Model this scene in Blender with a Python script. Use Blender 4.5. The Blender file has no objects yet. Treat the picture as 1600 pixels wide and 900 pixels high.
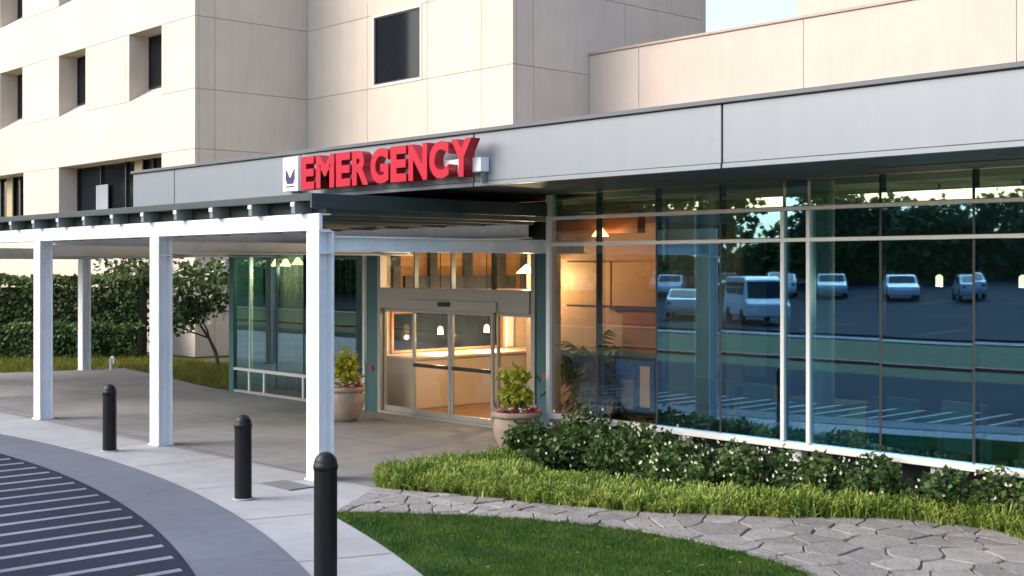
import bpy, bmesh, math, random
from mathutils import Vector, Matrix
from mathutils.noise import noise as pnoise
R = math.radians
SC = bpy.context.scene
COL = SC.collection

# ------------------------------------------------------------ camera, sky, sun, exposure
cam = bpy.data.cameras.new('camera'); camo = bpy.data.objects.new('camera', cam); COL.objects.link(camo)
camo.location = (0, 0, 2.9); camo.rotation_euler = (R(90), 0, math.asin(.7376))
cam.sensor_width = 36; cam.lens = 1975/1600*36; cam.shift_y = -0.02
cam.clip_start = .1; cam.clip_end = 2000
SC.camera = camo
w = bpy.data.worlds.new('World'); SC.world = w; w.use_nodes = True
nt = w.node_tree; nt.nodes.clear()
sky = nt.nodes.new('ShaderNodeTexSky'); sky.sky_type = 'NISHITA'; sky.sun_disc = False
SUN_EL, SUN_AZ = R(38), R(214)      # azimuth clockwise from +Y: sun low, in front of the facade and to its left
sky.sun_elevation = SUN_EL; sky.sun_rotation = SUN_AZ
sky.air_density = 1.0; sky.dust_density = 3.0; sky.ozone_density = 1.0
bg = nt.nodes.new('ShaderNodeBackground'); bg.inputs[1].default_value = .15
wo = nt.nodes.new('ShaderNodeOutputWorld')
nt.links.new(sky.outputs[0], bg.inputs[0]); nt.links.new(bg.outputs[0], wo.inputs[0])
sl = bpy.data.lights.new('sun', 'SUN'); sl.energy = .5; sl.angle = R(40); sl.color = (1, .93, .86)
so = bpy.data.objects.new('sun', sl); COL.objects.link(so)
sd = Vector((math.sin(SUN_AZ)*math.cos(SUN_EL), math.cos(SUN_AZ)*math.cos(SUN_EL), math.sin(SUN_EL)))
so.rotation_euler = (-sd).to_track_quat('-Z', 'Y').to_euler()
SC.view_settings.view_transform = 'Standard'; SC.view_settings.look = 'None'
SC.view_settings.exposure = 1.52; SC.view_settings.gamma = 1

# ------------------------------------------------------------ materials
MATS = {}
def mat(name, col, rough=.6, var=.06, vscale=2.0, bump=0., bscale=40., metal=0., objvar=0., spec=.5,
        grime=0., trans=0., crack=0., stain=0., emit=None, estr=0., streak=0.):
    if name in MATS: return MATS[name]
    m = bpy.data.materials.new(name); m.use_nodes = True; MATS[name] = m
    n = m.node_tree.nodes; l = m.node_tree.links; b = n['Principled BSDF']
    b.inputs['Roughness'].default_value = rough; b.inputs['Metallic'].default_value = metal
    b.inputs['Specular IOR Level'].default_value = spec
    tc = n.new('ShaderNodeTexCoord'); geo = n.new('ShaderNodeNewGeometry')
    src = geo.outputs['Position']
    hsv = n.new('ShaderNodeHueSaturation'); hsv.inputs['Color'].default_value = (*col, 1)
    no = n.new('ShaderNodeTexNoise'); no.inputs['Scale'].default_value = vscale; no.inputs['Detail'].default_value = 6
    no.inputs['Roughness'].default_value = .65
    l.new(src, no.inputs['Vector'])
    mr = n.new('ShaderNodeMapRange'); mr.inputs[1].default_value = .3; mr.inputs[2].default_value = .7
    mr.inputs[3].default_value = 1-var; mr.inputs[4].default_value = 1+var
    l.new(no.outputs[0], mr.inputs[0]); v = mr.outputs[0]
    def mul(a, bsock):
        k = n.new('ShaderNodeMath'); k.operation = 'MULTIPLY'; l.new(a, k.inputs[0]); l.new(bsock, k.inputs[1]); return k.outputs[0]
    if objvar:
        oi = n.new('ShaderNodeObjectInfo'); mo = n.new('ShaderNodeMapRange')
        mo.inputs[3].default_value = 1-objvar; mo.inputs[4].default_value = 1+objvar
        l.new(oi.outputs['Random'], mo.inputs[0]); v = mul(v, mo.outputs[0])
    if grime:
        g = n.new('ShaderNodeTexNoise'); g.inputs['Scale'].default_value = .35; g.inputs['Detail'].default_value = 8
        l.new(src, g.inputs['Vector']); mg = n.new('ShaderNodeMapRange')
        mg.inputs[1].default_value = .35; mg.inputs[2].default_value = .65; mg.inputs[3].default_value = 1-grime; mg.inputs[4].default_value = 1+grime*.3
        l.new(g.outputs[0], mg.inputs[0]); v = mul(v, mg.outputs[0])
    if stain:                                               # irregular darker spots of old dirt and gum
        g = n.new('ShaderNodeTexNoise'); g.inputs['Scale'].default_value = 3.1; g.inputs['Detail'].default_value = 9; g.inputs['Roughness'].default_value = .7
        l.new(src, g.inputs['Vector']); mg = n.new('ShaderNodeMapRange')
        mg.inputs[1].default_value = .56; mg.inputs[2].default_value = .70; mg.inputs[3].default_value = 1; mg.inputs[4].default_value = 1-stain
        l.new(g.outputs[0], mg.inputs[0]); v = mul(v, mg.outputs[0])
    if crack:
        dn = n.new('ShaderNodeTexNoise'); dn.inputs['Scale'].default_value = 1.6; dn.inputs['Detail'].default_value = 6; l.new(src, dn.inputs['Vector'])
        va = n.new('ShaderNodeMix'); va.data_type = 'VECTOR'; va.inputs[0].default_value = .35; l.new(src, va.inputs[4]); l.new(dn.outputs['Color'], va.inputs[5])
        vo = n.new('ShaderNodeTexVoronoi'); vo.feature = 'DISTANCE_TO_EDGE'; vo.inputs['Scale'].default_value = .55; l.new(va.outputs[1], vo.inputs['Vector'])
        mg = n.new('ShaderNodeMapRange'); mg.inputs[1].default_value = .001; mg.inputs[2].default_value = .006; mg.inputs[3].default_value = 1-crack; mg.inputs[4].default_value = 1
        l.new(vo.outputs['Distance'], mg.inputs[0]); v = mul(v, mg.outputs[0])
    if streak:
        mp = n.new('ShaderNodeMapping'); mp.inputs['Scale'].default_value = (5, 5, .25); l.new(src, mp.inputs[0])
        g = n.new('ShaderNodeTexNoise'); g.inputs['Scale'].default_value = 1; g.inputs['Detail'].default_value = 5
        l.new(mp.outputs[0], g.inputs['Vector']); mg = n.new('ShaderNodeMapRange')
        mg.inputs[1].default_value = .4; mg.inputs[2].default_value = .75; mg.inputs[3].default_value = 1; mg.inputs[4].default_value = 1-streak
        l.new(g.outputs[0], mg.inputs[0]); v = mul(v, mg.outputs[0])
    l.new(v, hsv.inputs['Value']); l.new(hsv.outputs[0], b.inputs['Base Color'])
    if bump:
        nb = n.new('ShaderNodeTexNoise'); nb.inputs['Scale'].default_value = bscale; nb.inputs['Detail'].default_value = 5
        l.new(src, nb.inputs['Vector']); bp_ = n.new('ShaderNodeBump'); bp_.inputs['Strength'].default_value = bump
        bp_.inputs['Distance'].default_value = .02; l.new(nb.outputs[0], bp_.inputs['Height']); l.new(bp_.outputs[0], b.inputs['Normal'])
    if trans: 
        b.inputs['Subsurface Weight'].default_value = 0
    if emit:
        b.inputs['Emission Color'].default_value = (*emit, 1); b.inputs['Emission Strength'].default_value = estr
    return m

def leafmat(name, c1, c2, rough=.55):
    m = bpy.data.materials.new(name); m.use_nodes = True; MATS[name] = m
    n = m.node_tree.nodes; l = m.node_tree.links; b = n['Principled BSDF']
    b.inputs['Roughness'].default_value = rough; b.inputs['Specular IOR Level'].default_value = .3
    geo = n.new('ShaderNodeNewGeometry'); ramp = n.new('ShaderNodeMix'); ramp.data_type = 'RGBA'
    ramp.inputs[6].default_value = (*c1, 1); ramp.inputs[7].default_value = (*c2, 1)
    no = n.new('ShaderNodeTexNoise'); no.inputs['Scale'].default_value = 2.2; l.new(geo.outputs['Position'], no.inputs['Vector'])
    ad = n.new('ShaderNodeMath'); ad.operation = 'ADD'; l.new(geo.outputs['Random Per Island'], ad.inputs[0])
    ml = n.new('ShaderNodeMath'); ml.operation = 'MULTIPLY_ADD'; ml.inputs[1].default_value = 2.2; ml.inputs[2].default_value = -1.1
    l.new(no.outputs[0], ml.inputs[0]); l.new(ml.outputs[0], ad.inputs[1]); ad.use_clamp = True
    l.new(ad.outputs[0], ramp.inputs[0]); l.new(ramp.outputs[2], b.inputs['Base Color'])
    tr = n.new('ShaderNodeBsdfTranslucent'); l.new(ramp.outputs[2], tr.inputs['Color'])
    mx = n.new('ShaderNodeMixShader'); mx.inputs[0].default_value = .25
    l.new(b.outputs[0], mx.inputs[1]); l.new(tr.outputs[0], mx.inputs[2])
    l.new(mx.outputs[0], n['Material Output'].inputs[0]); return m

def glassmat(name, tint, refl, rtint, wob=.0015):
    m = bpy.data.materials.new(name); m.use_nodes = True; MATS[name] = m
    n = m.node_tree.nodes; l = m.node_tree.links; n.remove(n['Principled BSDF'])
    t = n.new('ShaderNodeBsdfTransparent'); t.inputs[0].default_value = (*tint, 1)
    g = n.new('ShaderNodeBsdfGlossy'); g.inputs['Color'].default_value = (*rtint, 1); g.inputs['Roughness'].default_value = .014
    fr = n.new('ShaderNodeFresnel'); fr.inputs[0].default_value = 1.5
    ad = n.new('ShaderNodeMath'); ad.operation = 'ADD'; ad.inputs[1].default_value = refl; ad.use_clamp = True
    l.new(fr.outputs[0], ad.inputs[0]); mx = n.new('ShaderNodeMixShader'); gb_ = n.new('ShaderNodeNewGeometry')
    inv = n.new('ShaderNodeMath'); inv.operation = 'SUBTRACT'; inv.inputs[0].default_value = 1; l.new(gb_.outputs['Backfacing'], inv.inputs[1])
    mu = n.new('ShaderNodeMath'); mu.operation = 'MULTIPLY'; l.new(ad.outputs[0], mu.inputs[0]); l.new(inv.outputs[0], mu.inputs[1])
    l.new(mu.outputs[0], mx.inputs[0])
    l.new(t.outputs[0], mx.inputs[1]); l.new(g.outputs[0], mx.inputs[2]); l.new(mx.outputs[0], n['Material Output'].inputs[0])
    geo = n.new('ShaderNodeNewGeometry'); no = n.new('ShaderNodeTexNoise'); no.inputs['Scale'].default_value = .9
    l.new(geo.outputs['Position'], no.inputs['Vector']); bp_ = n.new('ShaderNodeBump'); bp_.inputs['Strength'].default_value = .2
    bp_.inputs['Distance'].default_value = wob*.6; l.new(no.outputs[0], bp_.inputs['Height']); l.new(bp_.outputs[0], g.inputs['Normal'])
    return m

M = dict(
 precast=mat('precast', (.63, .54, .45), .85, .04, 1.2, .25, 120, objvar=.025, grime=.06, streak=.06),
 precast2=mat('precast_rose', (.55, .46, .39), .85, .04, 1.2, .25, 120, objvar=.02, grime=.06, streak=.05),
 joint=mat('joint', (.42, .345, .295), .9),
 fascia=mat('fascia_metal', (.215, .242, .272), .42, .02, 3, metal=.35, objvar=.02, streak=.05),
 coping=mat('coping_metal', (.10, .11, .12), .5, metal=.3),
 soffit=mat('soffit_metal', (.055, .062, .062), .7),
 white=mat('white_paint', (.86, .87, .90), .42, .05, 5, streak=.10, stain=.07),
 offwhite=mat('window_aluminium', (.74, .74, .71), .35, .02, metal=.15),
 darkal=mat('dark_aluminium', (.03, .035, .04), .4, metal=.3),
 doorframe=mat('door_aluminium', (.42, .40, .35), .38, .04, metal=.4),
 deck=mat('deck_metal', (.030, .045, .046), .5, .15, 4),
 rafter=mat('rafter_paint', (.16, .19, .20), .5),
 bollard=mat('bollard_paint', (.006, .006, .007), .45, .2, 6, spec=.3),
 red=mat('sign_red', (.42, .002, .022), .45, .03, spec=.25),
 redside=mat('sign_red_side', (.36, .006, .02), .4),
 signwhite=mat('sign_white', (.85, .85, .86), .4, .02),
 navy=mat('navy', (.02, .015, .12), .4),
 teal=mat('teal_panel', (.06, .155, .155), .25, .12, 2),
 plinth=mat('plinth', (.03, .035, .035), .8),
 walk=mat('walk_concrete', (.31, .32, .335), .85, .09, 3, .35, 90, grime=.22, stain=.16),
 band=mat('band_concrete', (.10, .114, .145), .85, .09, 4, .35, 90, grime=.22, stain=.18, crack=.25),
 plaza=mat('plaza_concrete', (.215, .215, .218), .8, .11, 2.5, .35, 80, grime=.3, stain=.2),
 asphalt=mat('asphalt', (.018, .022, .042), .9, .2, 30, .5, 150, grime=.25, spec=.15, crack=.4, stain=.25),
 stripe=mat('stripe_paint', (.17, .19, .23), .7, .2, 14, grime=.35, stain=.4),
 curbred=mat('red_curb', (.35, .06, .06), .7),
 kerb=mat('kerb_concrete', (.38, .38, .37), .85, .08, 4),
 soil=mat('soil', (.035, .025, .018), .95, .3, 12, .8, 30),
 turf=mat('turf', (.035, .075, .014), .9, .25, 5, .8, 200),
 dryturf=mat('dry_turf', (.08, .10, .02), .9, .35, 2, .8, 90),
 stone=mat('flagstone', (.235, .222, .215), .85, .16, 5, .9, 22, objvar=.2, grime=.25, stain=.25),
 mortar=mat('mortar', (.075, .075, .065), .95, .2, 20),
 terracotta=mat('pot_clay', (.36, .27, .20), .7, .14, 5, .25, 40),
 tan=mat('tan_wall', (.62, .47, .31), .7, .04, 1),
 wood=mat('wood', (.30, .13, .05), .4, .2, 3),
 orange=mat('orange_wood', (.44, .24, .09), .5, .12, 2),
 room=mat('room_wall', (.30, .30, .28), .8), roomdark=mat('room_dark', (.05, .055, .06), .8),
 ceil=mat('room_ceiling', (.45, .43, .40), .9),
 chair=mat('chair_fabric', (.38, .33, .24), .9), chair2=mat('chair_teal', (.05, .2, .2), .9),
 column=mat('column_paint', (.62, .60, .50), .6),
 blue=mat('poster_blue', (.05, .22, .60), .5, .5, 9),
 bulb=mat('lamp_glow', (.9, .7, .4), .5, emit=(1, .66, .26), estr=3.5),
 barrier=mat('push_bar', (.02, .015, .012), .4),
 bark=mat('bark', (.10, .075, .055), .9, .3, 8, .6, 40),
 steel=mat('pipe_white', (.8, .8, .8), .4),
 tire=mat('tire', (.015, .015, .015), .9),
 carglass=mat('car_glass', (.01, .013, .016), .08),
 hub=mat('hub', (.4, .4, .4), .3, metal=.8),
)
M['glass'] = glassmat('tinted_glass', (.40, .62, .70), .37, (.26, .60, .93))
M['glasstop'] = glassmat('green_tinted_glass', (.52, .68, .60), .38, (.62, .86, .80))
M['glasswarm'] = glassmat('neutral_glass', (.80, .72, .66), .10, (.45, .70, .90))
M['clear'] = glassmat('clear_glass', (.93, .95, .93), .02, (.9, .95, 1.0))
M['glassgreen'] = glassmat('green_glass', (.45, .60, .58), .20, (.50, .78, .85))
M['winglass'] = mat('dark_window_glass', (.008, .011, .015), .08, .1, spec=.2)
M['leaf_dark'] = leafmat('leaf_dark', (.018, .048, .010), (.125, .195, .055))
M['leaf_mid'] = leafmat('leaf_mid', (.035, .07, .015), (.15, .21, .06))
M['leaf_hedge'] = leafmat('leaf_hedge', (.042, .075, .018), (.13, .18, .048))
M['leaf_lime'] = leafmat('leaf_lime', (.10, .18, .022), (.38, .46, .10))
M['leaf_yellow'] = leafmat('leaf_yellow', (.22, .27, .015), (.52, .50, .06))
M['leaf_tree'] = leafmat('leaf_tree', (.025, .06, .012), (.10, .16, .04))
M['blade'] = leafmat('grass_blade', (.018, .070, .006), (.090, .160, .018))
M['blade_dry'] = leafmat('grass_blade_dry', (.09, .11, .012), (.22, .22, .03))
M['pale_wood'] = mat('pale_wood', (.44, .30, .15), .5, .1, 2)
M['leaf_fallen'] = leafmat('leaf_fallen', (.10, .06, .02), (.30, .20, .06))
M['petal'] = mat('petal_white', (.62, .58, .48), .7, .1)
M['petalred'] = mat('petal_red', (.45, .05, .07), .7, .2)

# ------------------------------------------------------------ object helpers
def link(o, parent=None):
    COL.objects.link(o)
    if parent: o.parent = parent
    return o
def tag(o, label=None, cat=None, group=None, kind=None):
    if label: o['label'] = label
    if cat: o['category'] = cat
    if group: o['group'] = group
    if kind: o['kind'] = kind
    return o
def thing(name, loc=(0, 0, 0), label=None, cat=None, group=None, rz=0):
    o = bpy.data.objects.new(name, None); COL.objects.link(o); o.location = loc; o.rotation_euler = (0, 0, rz)
    o.empty_display_size = .2
    return tag(o, label, cat, group)
class MB:
    def __init__(s): s.v = []; s.f = []; s.mi = []
    def add(s, vs, fs, mi=0):
        k = len(s.v); s.v += [tuple(p) for p in vs]; s.f += [tuple(i+k for i in f) for f in fs]; s.mi += [mi]*len(fs); return s
    def box(s, x0, x1, y0, y1, z0, z1, mi=0):
        return s.add([(x0,y0,z0),(x1,y0,z0),(x1,y1,z0),(x0,y1,z0),(x0,y0,z1),(x1,y0,z1),(x1,y1,z1),(x0,y1,z1)],
              [(0,3,2,1),(4,5,6,7),(0,1,5,4),(1,2,6,5),(2,3,7,6),(3,0,4,7)], mi)
    def bar(s, p, q, r, n=6, r2=None, mi=0):
        p = Vector(p); q = Vector(q); d = (q-p).normalized(); a = d.orthogonal().normalized(); b = d.cross(a); r2 = r if r2 is None else r2
        vs = [p+(a*math.cos(t)+b*math.sin(t))*r for t in [2*math.pi*i/n for i in range(n)]]
        vs += [q+(a*math.cos(t)+b*math.sin(t))*r2 for t in [2*math.pi*i/n for i in range(n)]]
        fs = [(i, (i+1) % n, n+(i+1) % n, n+i) for i in range(n)]+[tuple(range(n-1, -1, -1)), tuple(range(n, 2*n))]
        return s.add(vs, fs, mi)
    def lathe(s, prof, n=24, c=(0, 0), mi=0):
        k = len(s.v)
        for r, z in prof:
            for i in range(n):
                t = 2*math.pi*i/n; s.v.append((c[0]+r*math.cos(t), c[1]+r*math.sin(t), z))
        for j in range(len(prof)-1):
            for i in range(n):
                s.f.append((k+j*n+i, k+j*n+(i+1) % n, k+(j+1)*n+(i+1) % n, k+(j+1)*n+i)); s.mi.append(mi)
        return s
    def poly(s, pts, z, mi=0):
        return s.add([(x, y, z) for x, y in pts], [tuple(range(len(pts)))], mi)
    def prism(s, pts, z0, z1, mi=0):
        n = len(pts)
        return s.add([(x, y, z0) for x, y in pts]+[(x, y, z1) for x, y in pts],
            [tuple(range(n-1, -1, -1)), tuple(range(n, 2*n))]+[(i, (i+1) % n, n+(i+1) % n, n+i) for i in range(n)], mi)
    def mesh(s, name, m, smooth=False):
        me = bpy.data.meshes.new(name); me.from_pydata(s.v, [], s.f); ms = m if isinstance(m, (list, tuple)) else [m]
        for x in ms: me.materials.append(x)
        if len(ms) > 1: me.polygons.foreach_set('material_index', s.mi)
        if smooth: me.polygons.foreach_set('use_smooth', [True]*len(me.polygons))
        me.update(); return me
    def build(s, name, m, parent=None, bevel=0, smooth=False):
        me = s.mesh(name, m, smooth)
        if bevel:
            bm = bmesh.new(); bm.from_mesh(me); bmesh.ops.remove_doubles(bm, verts=bm.verts, dist=1e-5)
            bmesh.ops.bevel(bm, geom=bm.edges[:], offset=bevel, segments=1, affect='EDGES', clamp_overlap=True)
            bm.to_mesh(me); bm.free()
        return link(bpy.data.objects.new(name, me), parent)
def box(name, m, parent, x0, x1, y0, y1, z0, z1, bevel=0):
    return MB().box(x0, x1, y0, y1, z0, z1).build(name, m, parent, bevel)
def copy_tree(o, parent=None):
    c = o.copy(); COL.objects.link(c); c.parent = parent
    for ch in o.children: copy_tree(ch, c)
    return c
def struct(o): o['kind'] = 'structure'; return o

# ------------------------------------------------------------ ground
CX, CY = -19.5, -17.6                                  # centre of the drive's curve
def arc(r, a0, a1, n=60):                              # angle from +Y, clockwise toward +X
    return [(CX+r*math.sin(R(a0+(a1-a0)*i/n)), CY+r*math.cos(R(a0+(a1-a0)*i/n))) for i in range(n+1)]
def ang(x): return math.degrees(x)
def hgt(x, y):
    h = 0
    if y < -6: h = .20*min(1, (-6-y)/6)
    if y < -18: h += min(3.2, (-18-y)*.035)
    return h
gm = MB(); N = 60
xs = [-400+800*i/N for i in range(N+1)]; ys = [-400+4*i for i in range(98)]+[0, 60, 200, 400]
for j, y in enumerate(ys):
    for x in xs: gm.v.append((x, y, hgt(x, y)-.03))
for j in range(len(ys)-1):
    for i in range(N):
        a = j*(N+1)+i; gm.f.append((a, a+1, a+N+2, a+N+1)); gm.mi.append(0)
struct(gm.build('ground', M['dryturf']))

LAWN_TOP = [(-12.35, 8.5), (-11.9, 8.95), (-11.39, 9.38), (-10.9, 9.7), (-10.39, 9.95), (-9.8, 10.2), (-9.24, 10.32), (-8.6, 10.38), (-7.92, 10.33), (-7.4, 10.26), (-6.97, 10.12), (-6.3, 9.65), (-5.6, 8.6), (-5.2, 7), (-5.0, 5), (-5, 2.6)]
BED_FRONT = [(-13.3, 9.86), (-12.6, 10.16), (-11.94, 10.39), (-11.3, 10.6), (-10.69, 10.83), (-10.1, 11.1), (-9.65, 11.38), (-9.2, 11.67), (-8.74, 12.0), (-8.25, 12.55), (-7.74, 13.0), (-7.07, 13.2), (-6.6, 13.17), (-6.23, 13.02), (-5.4, 12.4), (-4.4, 11.2), (-3.4, 9.6), (-2.6, 7.6), (-2.2, 5.2), (-2.1, 2.6)]
# walk, plaza, drive
walk = [(-60, -8.0)]+[(-60, 9.9), (-14.2, 9.9), (-13.25, 9.9)]+[(-12.35, 8.5)]+arc(27, 15.8, 48)[0:]
walk = [(-60, 9.9), (-13.3, 9.9), (-12.45, 8.62)]+arc(27, 15.5, 52)+list(reversed(arc(25.5, -58, 52)))+[(-60, -4.1)]
struct(MB().poly(list(reversed(walk)), .000).build('pavement', M['walk']))
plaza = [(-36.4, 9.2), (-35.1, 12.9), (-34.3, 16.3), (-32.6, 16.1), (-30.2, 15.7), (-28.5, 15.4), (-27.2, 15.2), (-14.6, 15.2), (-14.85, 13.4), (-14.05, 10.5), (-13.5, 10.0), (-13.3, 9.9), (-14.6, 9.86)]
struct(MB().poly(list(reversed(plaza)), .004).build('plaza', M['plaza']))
drive = [(-120, -4.7), (80, -4.7), (80, 0)]+list(reversed(arc(25, -45, 45)))+[(-120, 0)]
struct(MB().poly(drive, .008).build('road', M['asphalt']))
band = arc(25, -45, 48)+list(reversed(arc(26, -45, 48)))
struct(MB().poly(list(reversed(band)), .012).build('kerb_band', M['band']))
st = MB()
t = Vector((.012, 1)).normalized(); nrm = Vector((t.y, -t.x))
for k in range(-50, 28):                                # thin pale lines that hatch the drive, running towards the doors
    c = Vector((-12.15+k*.545, 5.0))
    d = c-Vector((CX, CY)); bq = d.dot(t); s = -bq+math.sqrt(max(0, bq*bq-(d.length_squared-24.92**2)))
    e = c+t*s; s2 = -bq+math.sqrt(max(0, bq*bq-(d.length_squared-22.85**2))); a = c+t*s2
    if e.y < 1: continue
    w2 = .06
    st.poly([tuple(a-nrm*w2), tuple(a+nrm*w2), tuple(e+nrm*w2+Vector((0, -.03))), tuple(e-nrm*w2)][::1], .012)
so_ = st.build('hatch_marking', M['stripe']); struct(so_)
# control joints cut in the walk: thin darker recessed lines
jn = MB()
def line(a, b, w_=.007, z=.006):
    a = Vector(a); b = Vector(b); d = (b-a).normalized(); n_ = Vector((-d.y, d.x))*w_
    jn.poly([tuple(a-n_), tuple(b-n_), tuple(b+n_), tuple(a+n_)], z)
for k in range(-20, 45, 5):
    a = R(k); p = (CX+26.01*math.sin(a), CY+26.01*math.cos(a)); yv = 9.86
    if k > 14: q = (CX+26.98*math.sin(a), CY+26.98*math.cos(a))
    else: q = (CX+(yv-CY)*math.tan(a), yv)
    line(p, q)
for x in (-31.5, -28.3, -25.1, -21.9, -18.7, -15.9): line((x, 9.95), (x, 14.9))
for y in (12.4,): line((-34.9, y), (-14.9, y))
line((-36, 9.9), (-14.4, 9.9), .012)
struct(jn.build('pavement_joints', M['mortar']))
box('drain_cover', mat('iron', (.14, .14, .15), .8, metal=.2), None, -14.75, -14.05, 8.95, 9.32, .001, .016)
tag(bpy.data.objects['drain_cover'], 'flat dark metal drain cover at the foot of the nearest canopy post', 'drain cover')
# kerbs across the road and raised verge
struct(box('kerb', M['curbred'], None, -120, 80, -4.95, -4.7, -.02, .14))
struct(MB().poly([(-120, -13.2), (80, -13.2), (80, -14.6), (-120, -14.6)][::-1], .212).build('path', M['walk']))
lot = MB()
for j in range(20):
    y0, y1 = -15.5-4*j, -19.5-4*j
    z0, z1 = hgt(0, y0)+.05, hgt(0, y1)+.05
    lot.add([(-130, y0, z0), (60, y0, z0), (60, y1, z1), (-130, y1, z1)], [(3, 2, 1, 0)])
struct(lot.build('parking_area', M['asphalt']))
bay = MB()
for k in range(22):
    x = -96+k*5.4
    for y in (-16.5, -36): 
        a, b = hgt(0, y)+.056, hgt(0, y-5)+.056
        bay.add([(x, y, a), (x+.1, y, a), (x+.1, y-5, b), (x, y-5, b)], [(3, 2, 1, 0)])
struct(bay.build('bay_marking', M['stripe']))

# lawn
lawn_poly = LAWN_TOP+[(-5, 2.6)]+[p for p in reversed(arc(27, 15.8, 48)) if p[0] < -4.95]
struct(MB().poly(lawn_poly[::-1], .006).build('lawn', M['turf']))
def inside(p, poly):
    x, y = p; c = False; n = len(poly)
    for i in range(n):
        x1, y1 = poly[i]; x2, y2 = poly[i-1]
        if (y1 > y) != (y2 > y) and x < (x2-x1)*(y-y1)/(y2-y1)+x1: c = not c
    return c
rg = random.Random(5)
gb = MB()
def blades(mb, poly, n, hmin, hmax, wid, x0, x1, y0, y1, z0=0):
    k = 0
    while k < n:
        x = rg.uniform(x0, x1); y = rg.uniform(y0, y1)
        if not inside((x, y), poly): continue
        k += 1
        h = rg.uniform(hmin, hmax)*(1+.5*pnoise(Vector((x*1.3, y*1.3, 0)))); a = rg.uniform(0, 6.28); dx, dy = math.cos(a)*wid, math.sin(a)*wid
        lx, ly = rg.gauss(0, .4)*h, rg.gauss(0, .4)*h
        b = len(mb.v); mb.v += [(x-dx, y-dy, z0), (x+dx, y+dy, z0), (x+lx, y+ly, z0+h)]; mb.f.append((b, b+1, b+2)); mb.mi.append(0)
vis = [p for p in lawn_poly]
blades(gb, vis, 150000, .02, .042, .0035, -12.5, -5, 2.6, 10.5, .006)
tag(gb.build('lawn_grass', M['blade']), kind='stuff')
lv = MB()
for k in range(170):
    while True:
        x = rg.uniform(-13, -4.5); y = rg.uniform(4, 12.8)
        if inside((x, y), lawn_poly) or inside((x, y), LAWN_TOP+BED_FRONT[::-1]): break
    a = rg.uniform(0, 6.28); r_ = rg.uniform(.012, .028); z = .05 
    lv.add([(x+math.cos(a)*r_, y+math.sin(a)*r_, z+rg.uniform(-.006, .01)), (x-math.sin(a)*r_*.5, y+math.cos(a)*r_*.5, z+.006), (x-math.cos(a)*r_, y-math.sin(a)*r_, z), (x+math.sin(a)*r_*.5, y-math.cos(a)*r_*.5, z-.004)], [(0, 1, 2, 3)])
tag(lv.build('fallen_leaves', M['leaf_fallen']), kind='stuff')
back_grass = [(-45, 9), (-36.5, 9.2), (-35.2, 12.9), (-34.4, 16.4), (-32.6, 16.2), (-30.2, 15.8), (-28.5, 15.5), (-26.6, 15.3), (-26.6, 19.6), (-36, 19.6), (-42, 15)]
struct(MB().poly(back_grass[::-1], -.004).build('grass_verge', M['dryturf']))
gb = MB(); blades(gb, back_grass, 26000, .08, .22, .012, -43, -26.6, 9, 19, -.01)
tag(gb.build('verge_grass', M['blade_dry']), kind='stuff')

# flagstone path: stones cut from cells of a strip between lawn edge and bed edge
def interp(pl, t):
    L = [0]
    for a, b in zip(pl, pl[1:]): L.append(L[-1]+math.dist(a, b))
    s = t*L[-1]
    for i in range(len(pl)-1):
        if s <= L[i+1]+1e-9:
            k = (s-L[i])/(L[i+1]-L[i]); return (pl[i][0]+(pl[i+1][0]-pl[i][0])*k, pl[i][1]+(pl[i+1][1]-pl[i][1])*k)
    return pl[-1]
PA = [(-12.45, 8.62)]+LAWN_TOP[0:]; PB = [(-13.45, 9.9)]+BED_FRONT
def pmap(s, t):
    a = interp(PA, s); b = interp(PB, s); return (a[0]+(b[0]-a[0])*t, a[1]+(b[1]-a[1])*t)
struct(MB().poly((PA+PB[::-1]), .016).build('path_bed', M['mortar']))
def clip(poly, px, py, nx, ny):
    out = []
    for i in range(len(poly)):
        a = poly[i-1]; b = poly[i]; da = (a[0]-px)*nx+(a[1]-py)*ny; db = (b[0]-px)*nx+(b[1]-py)*ny
        if (da <= 0) != (db <= 0):
            k = da/(da-db); out.append((a[0]+(b[0]-a[0])*k, a[1]+(b[1]-a[1])*k))
        if db <= 0: out.append(b)
    return out
# seeds in world space, dart throwing
rs = random.Random(11)
region = PA+PB[::-1]
def unwarp(p):                                              # bends the straight cell edges so that no two stones look alike
    a = Vector((p[0]*.8, p[1]*.8, 2)); b = Vector((p[0]*2.6, p[1]*2.6, 5))
    return (p[0]+.30*pnoise(a)+.11*pnoise(b), p[1]+.30*pnoise(a+Vector((9, 4, 1)))+.11*pnoise(b+Vector((3, 8, 2))))
seeds = []; tries = 0
while tries < 9000:
    tries += 1
    x = rs.uniform(-13.6, -2); y = rs.uniform(2.6, 13.4)
    if not inside(unwarp((x, y)), region): continue
    md = (.20 if x < -9 else .27)*rs.choice((.8, 1, 1.2, 1.6, 2.0))
    if tries > 6000: md = .18
    if all(math.dist((x, y), q[:2]) > max(md, q[2])*.92 for q in seeds): seeds.append((x, y, md))
path = thing('flagstone_path', (-9, 11, 0), 'irregular grey flagstone path curving between the lawn and the planted bed', 'stone path')
nst = 0; corners = []
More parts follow.
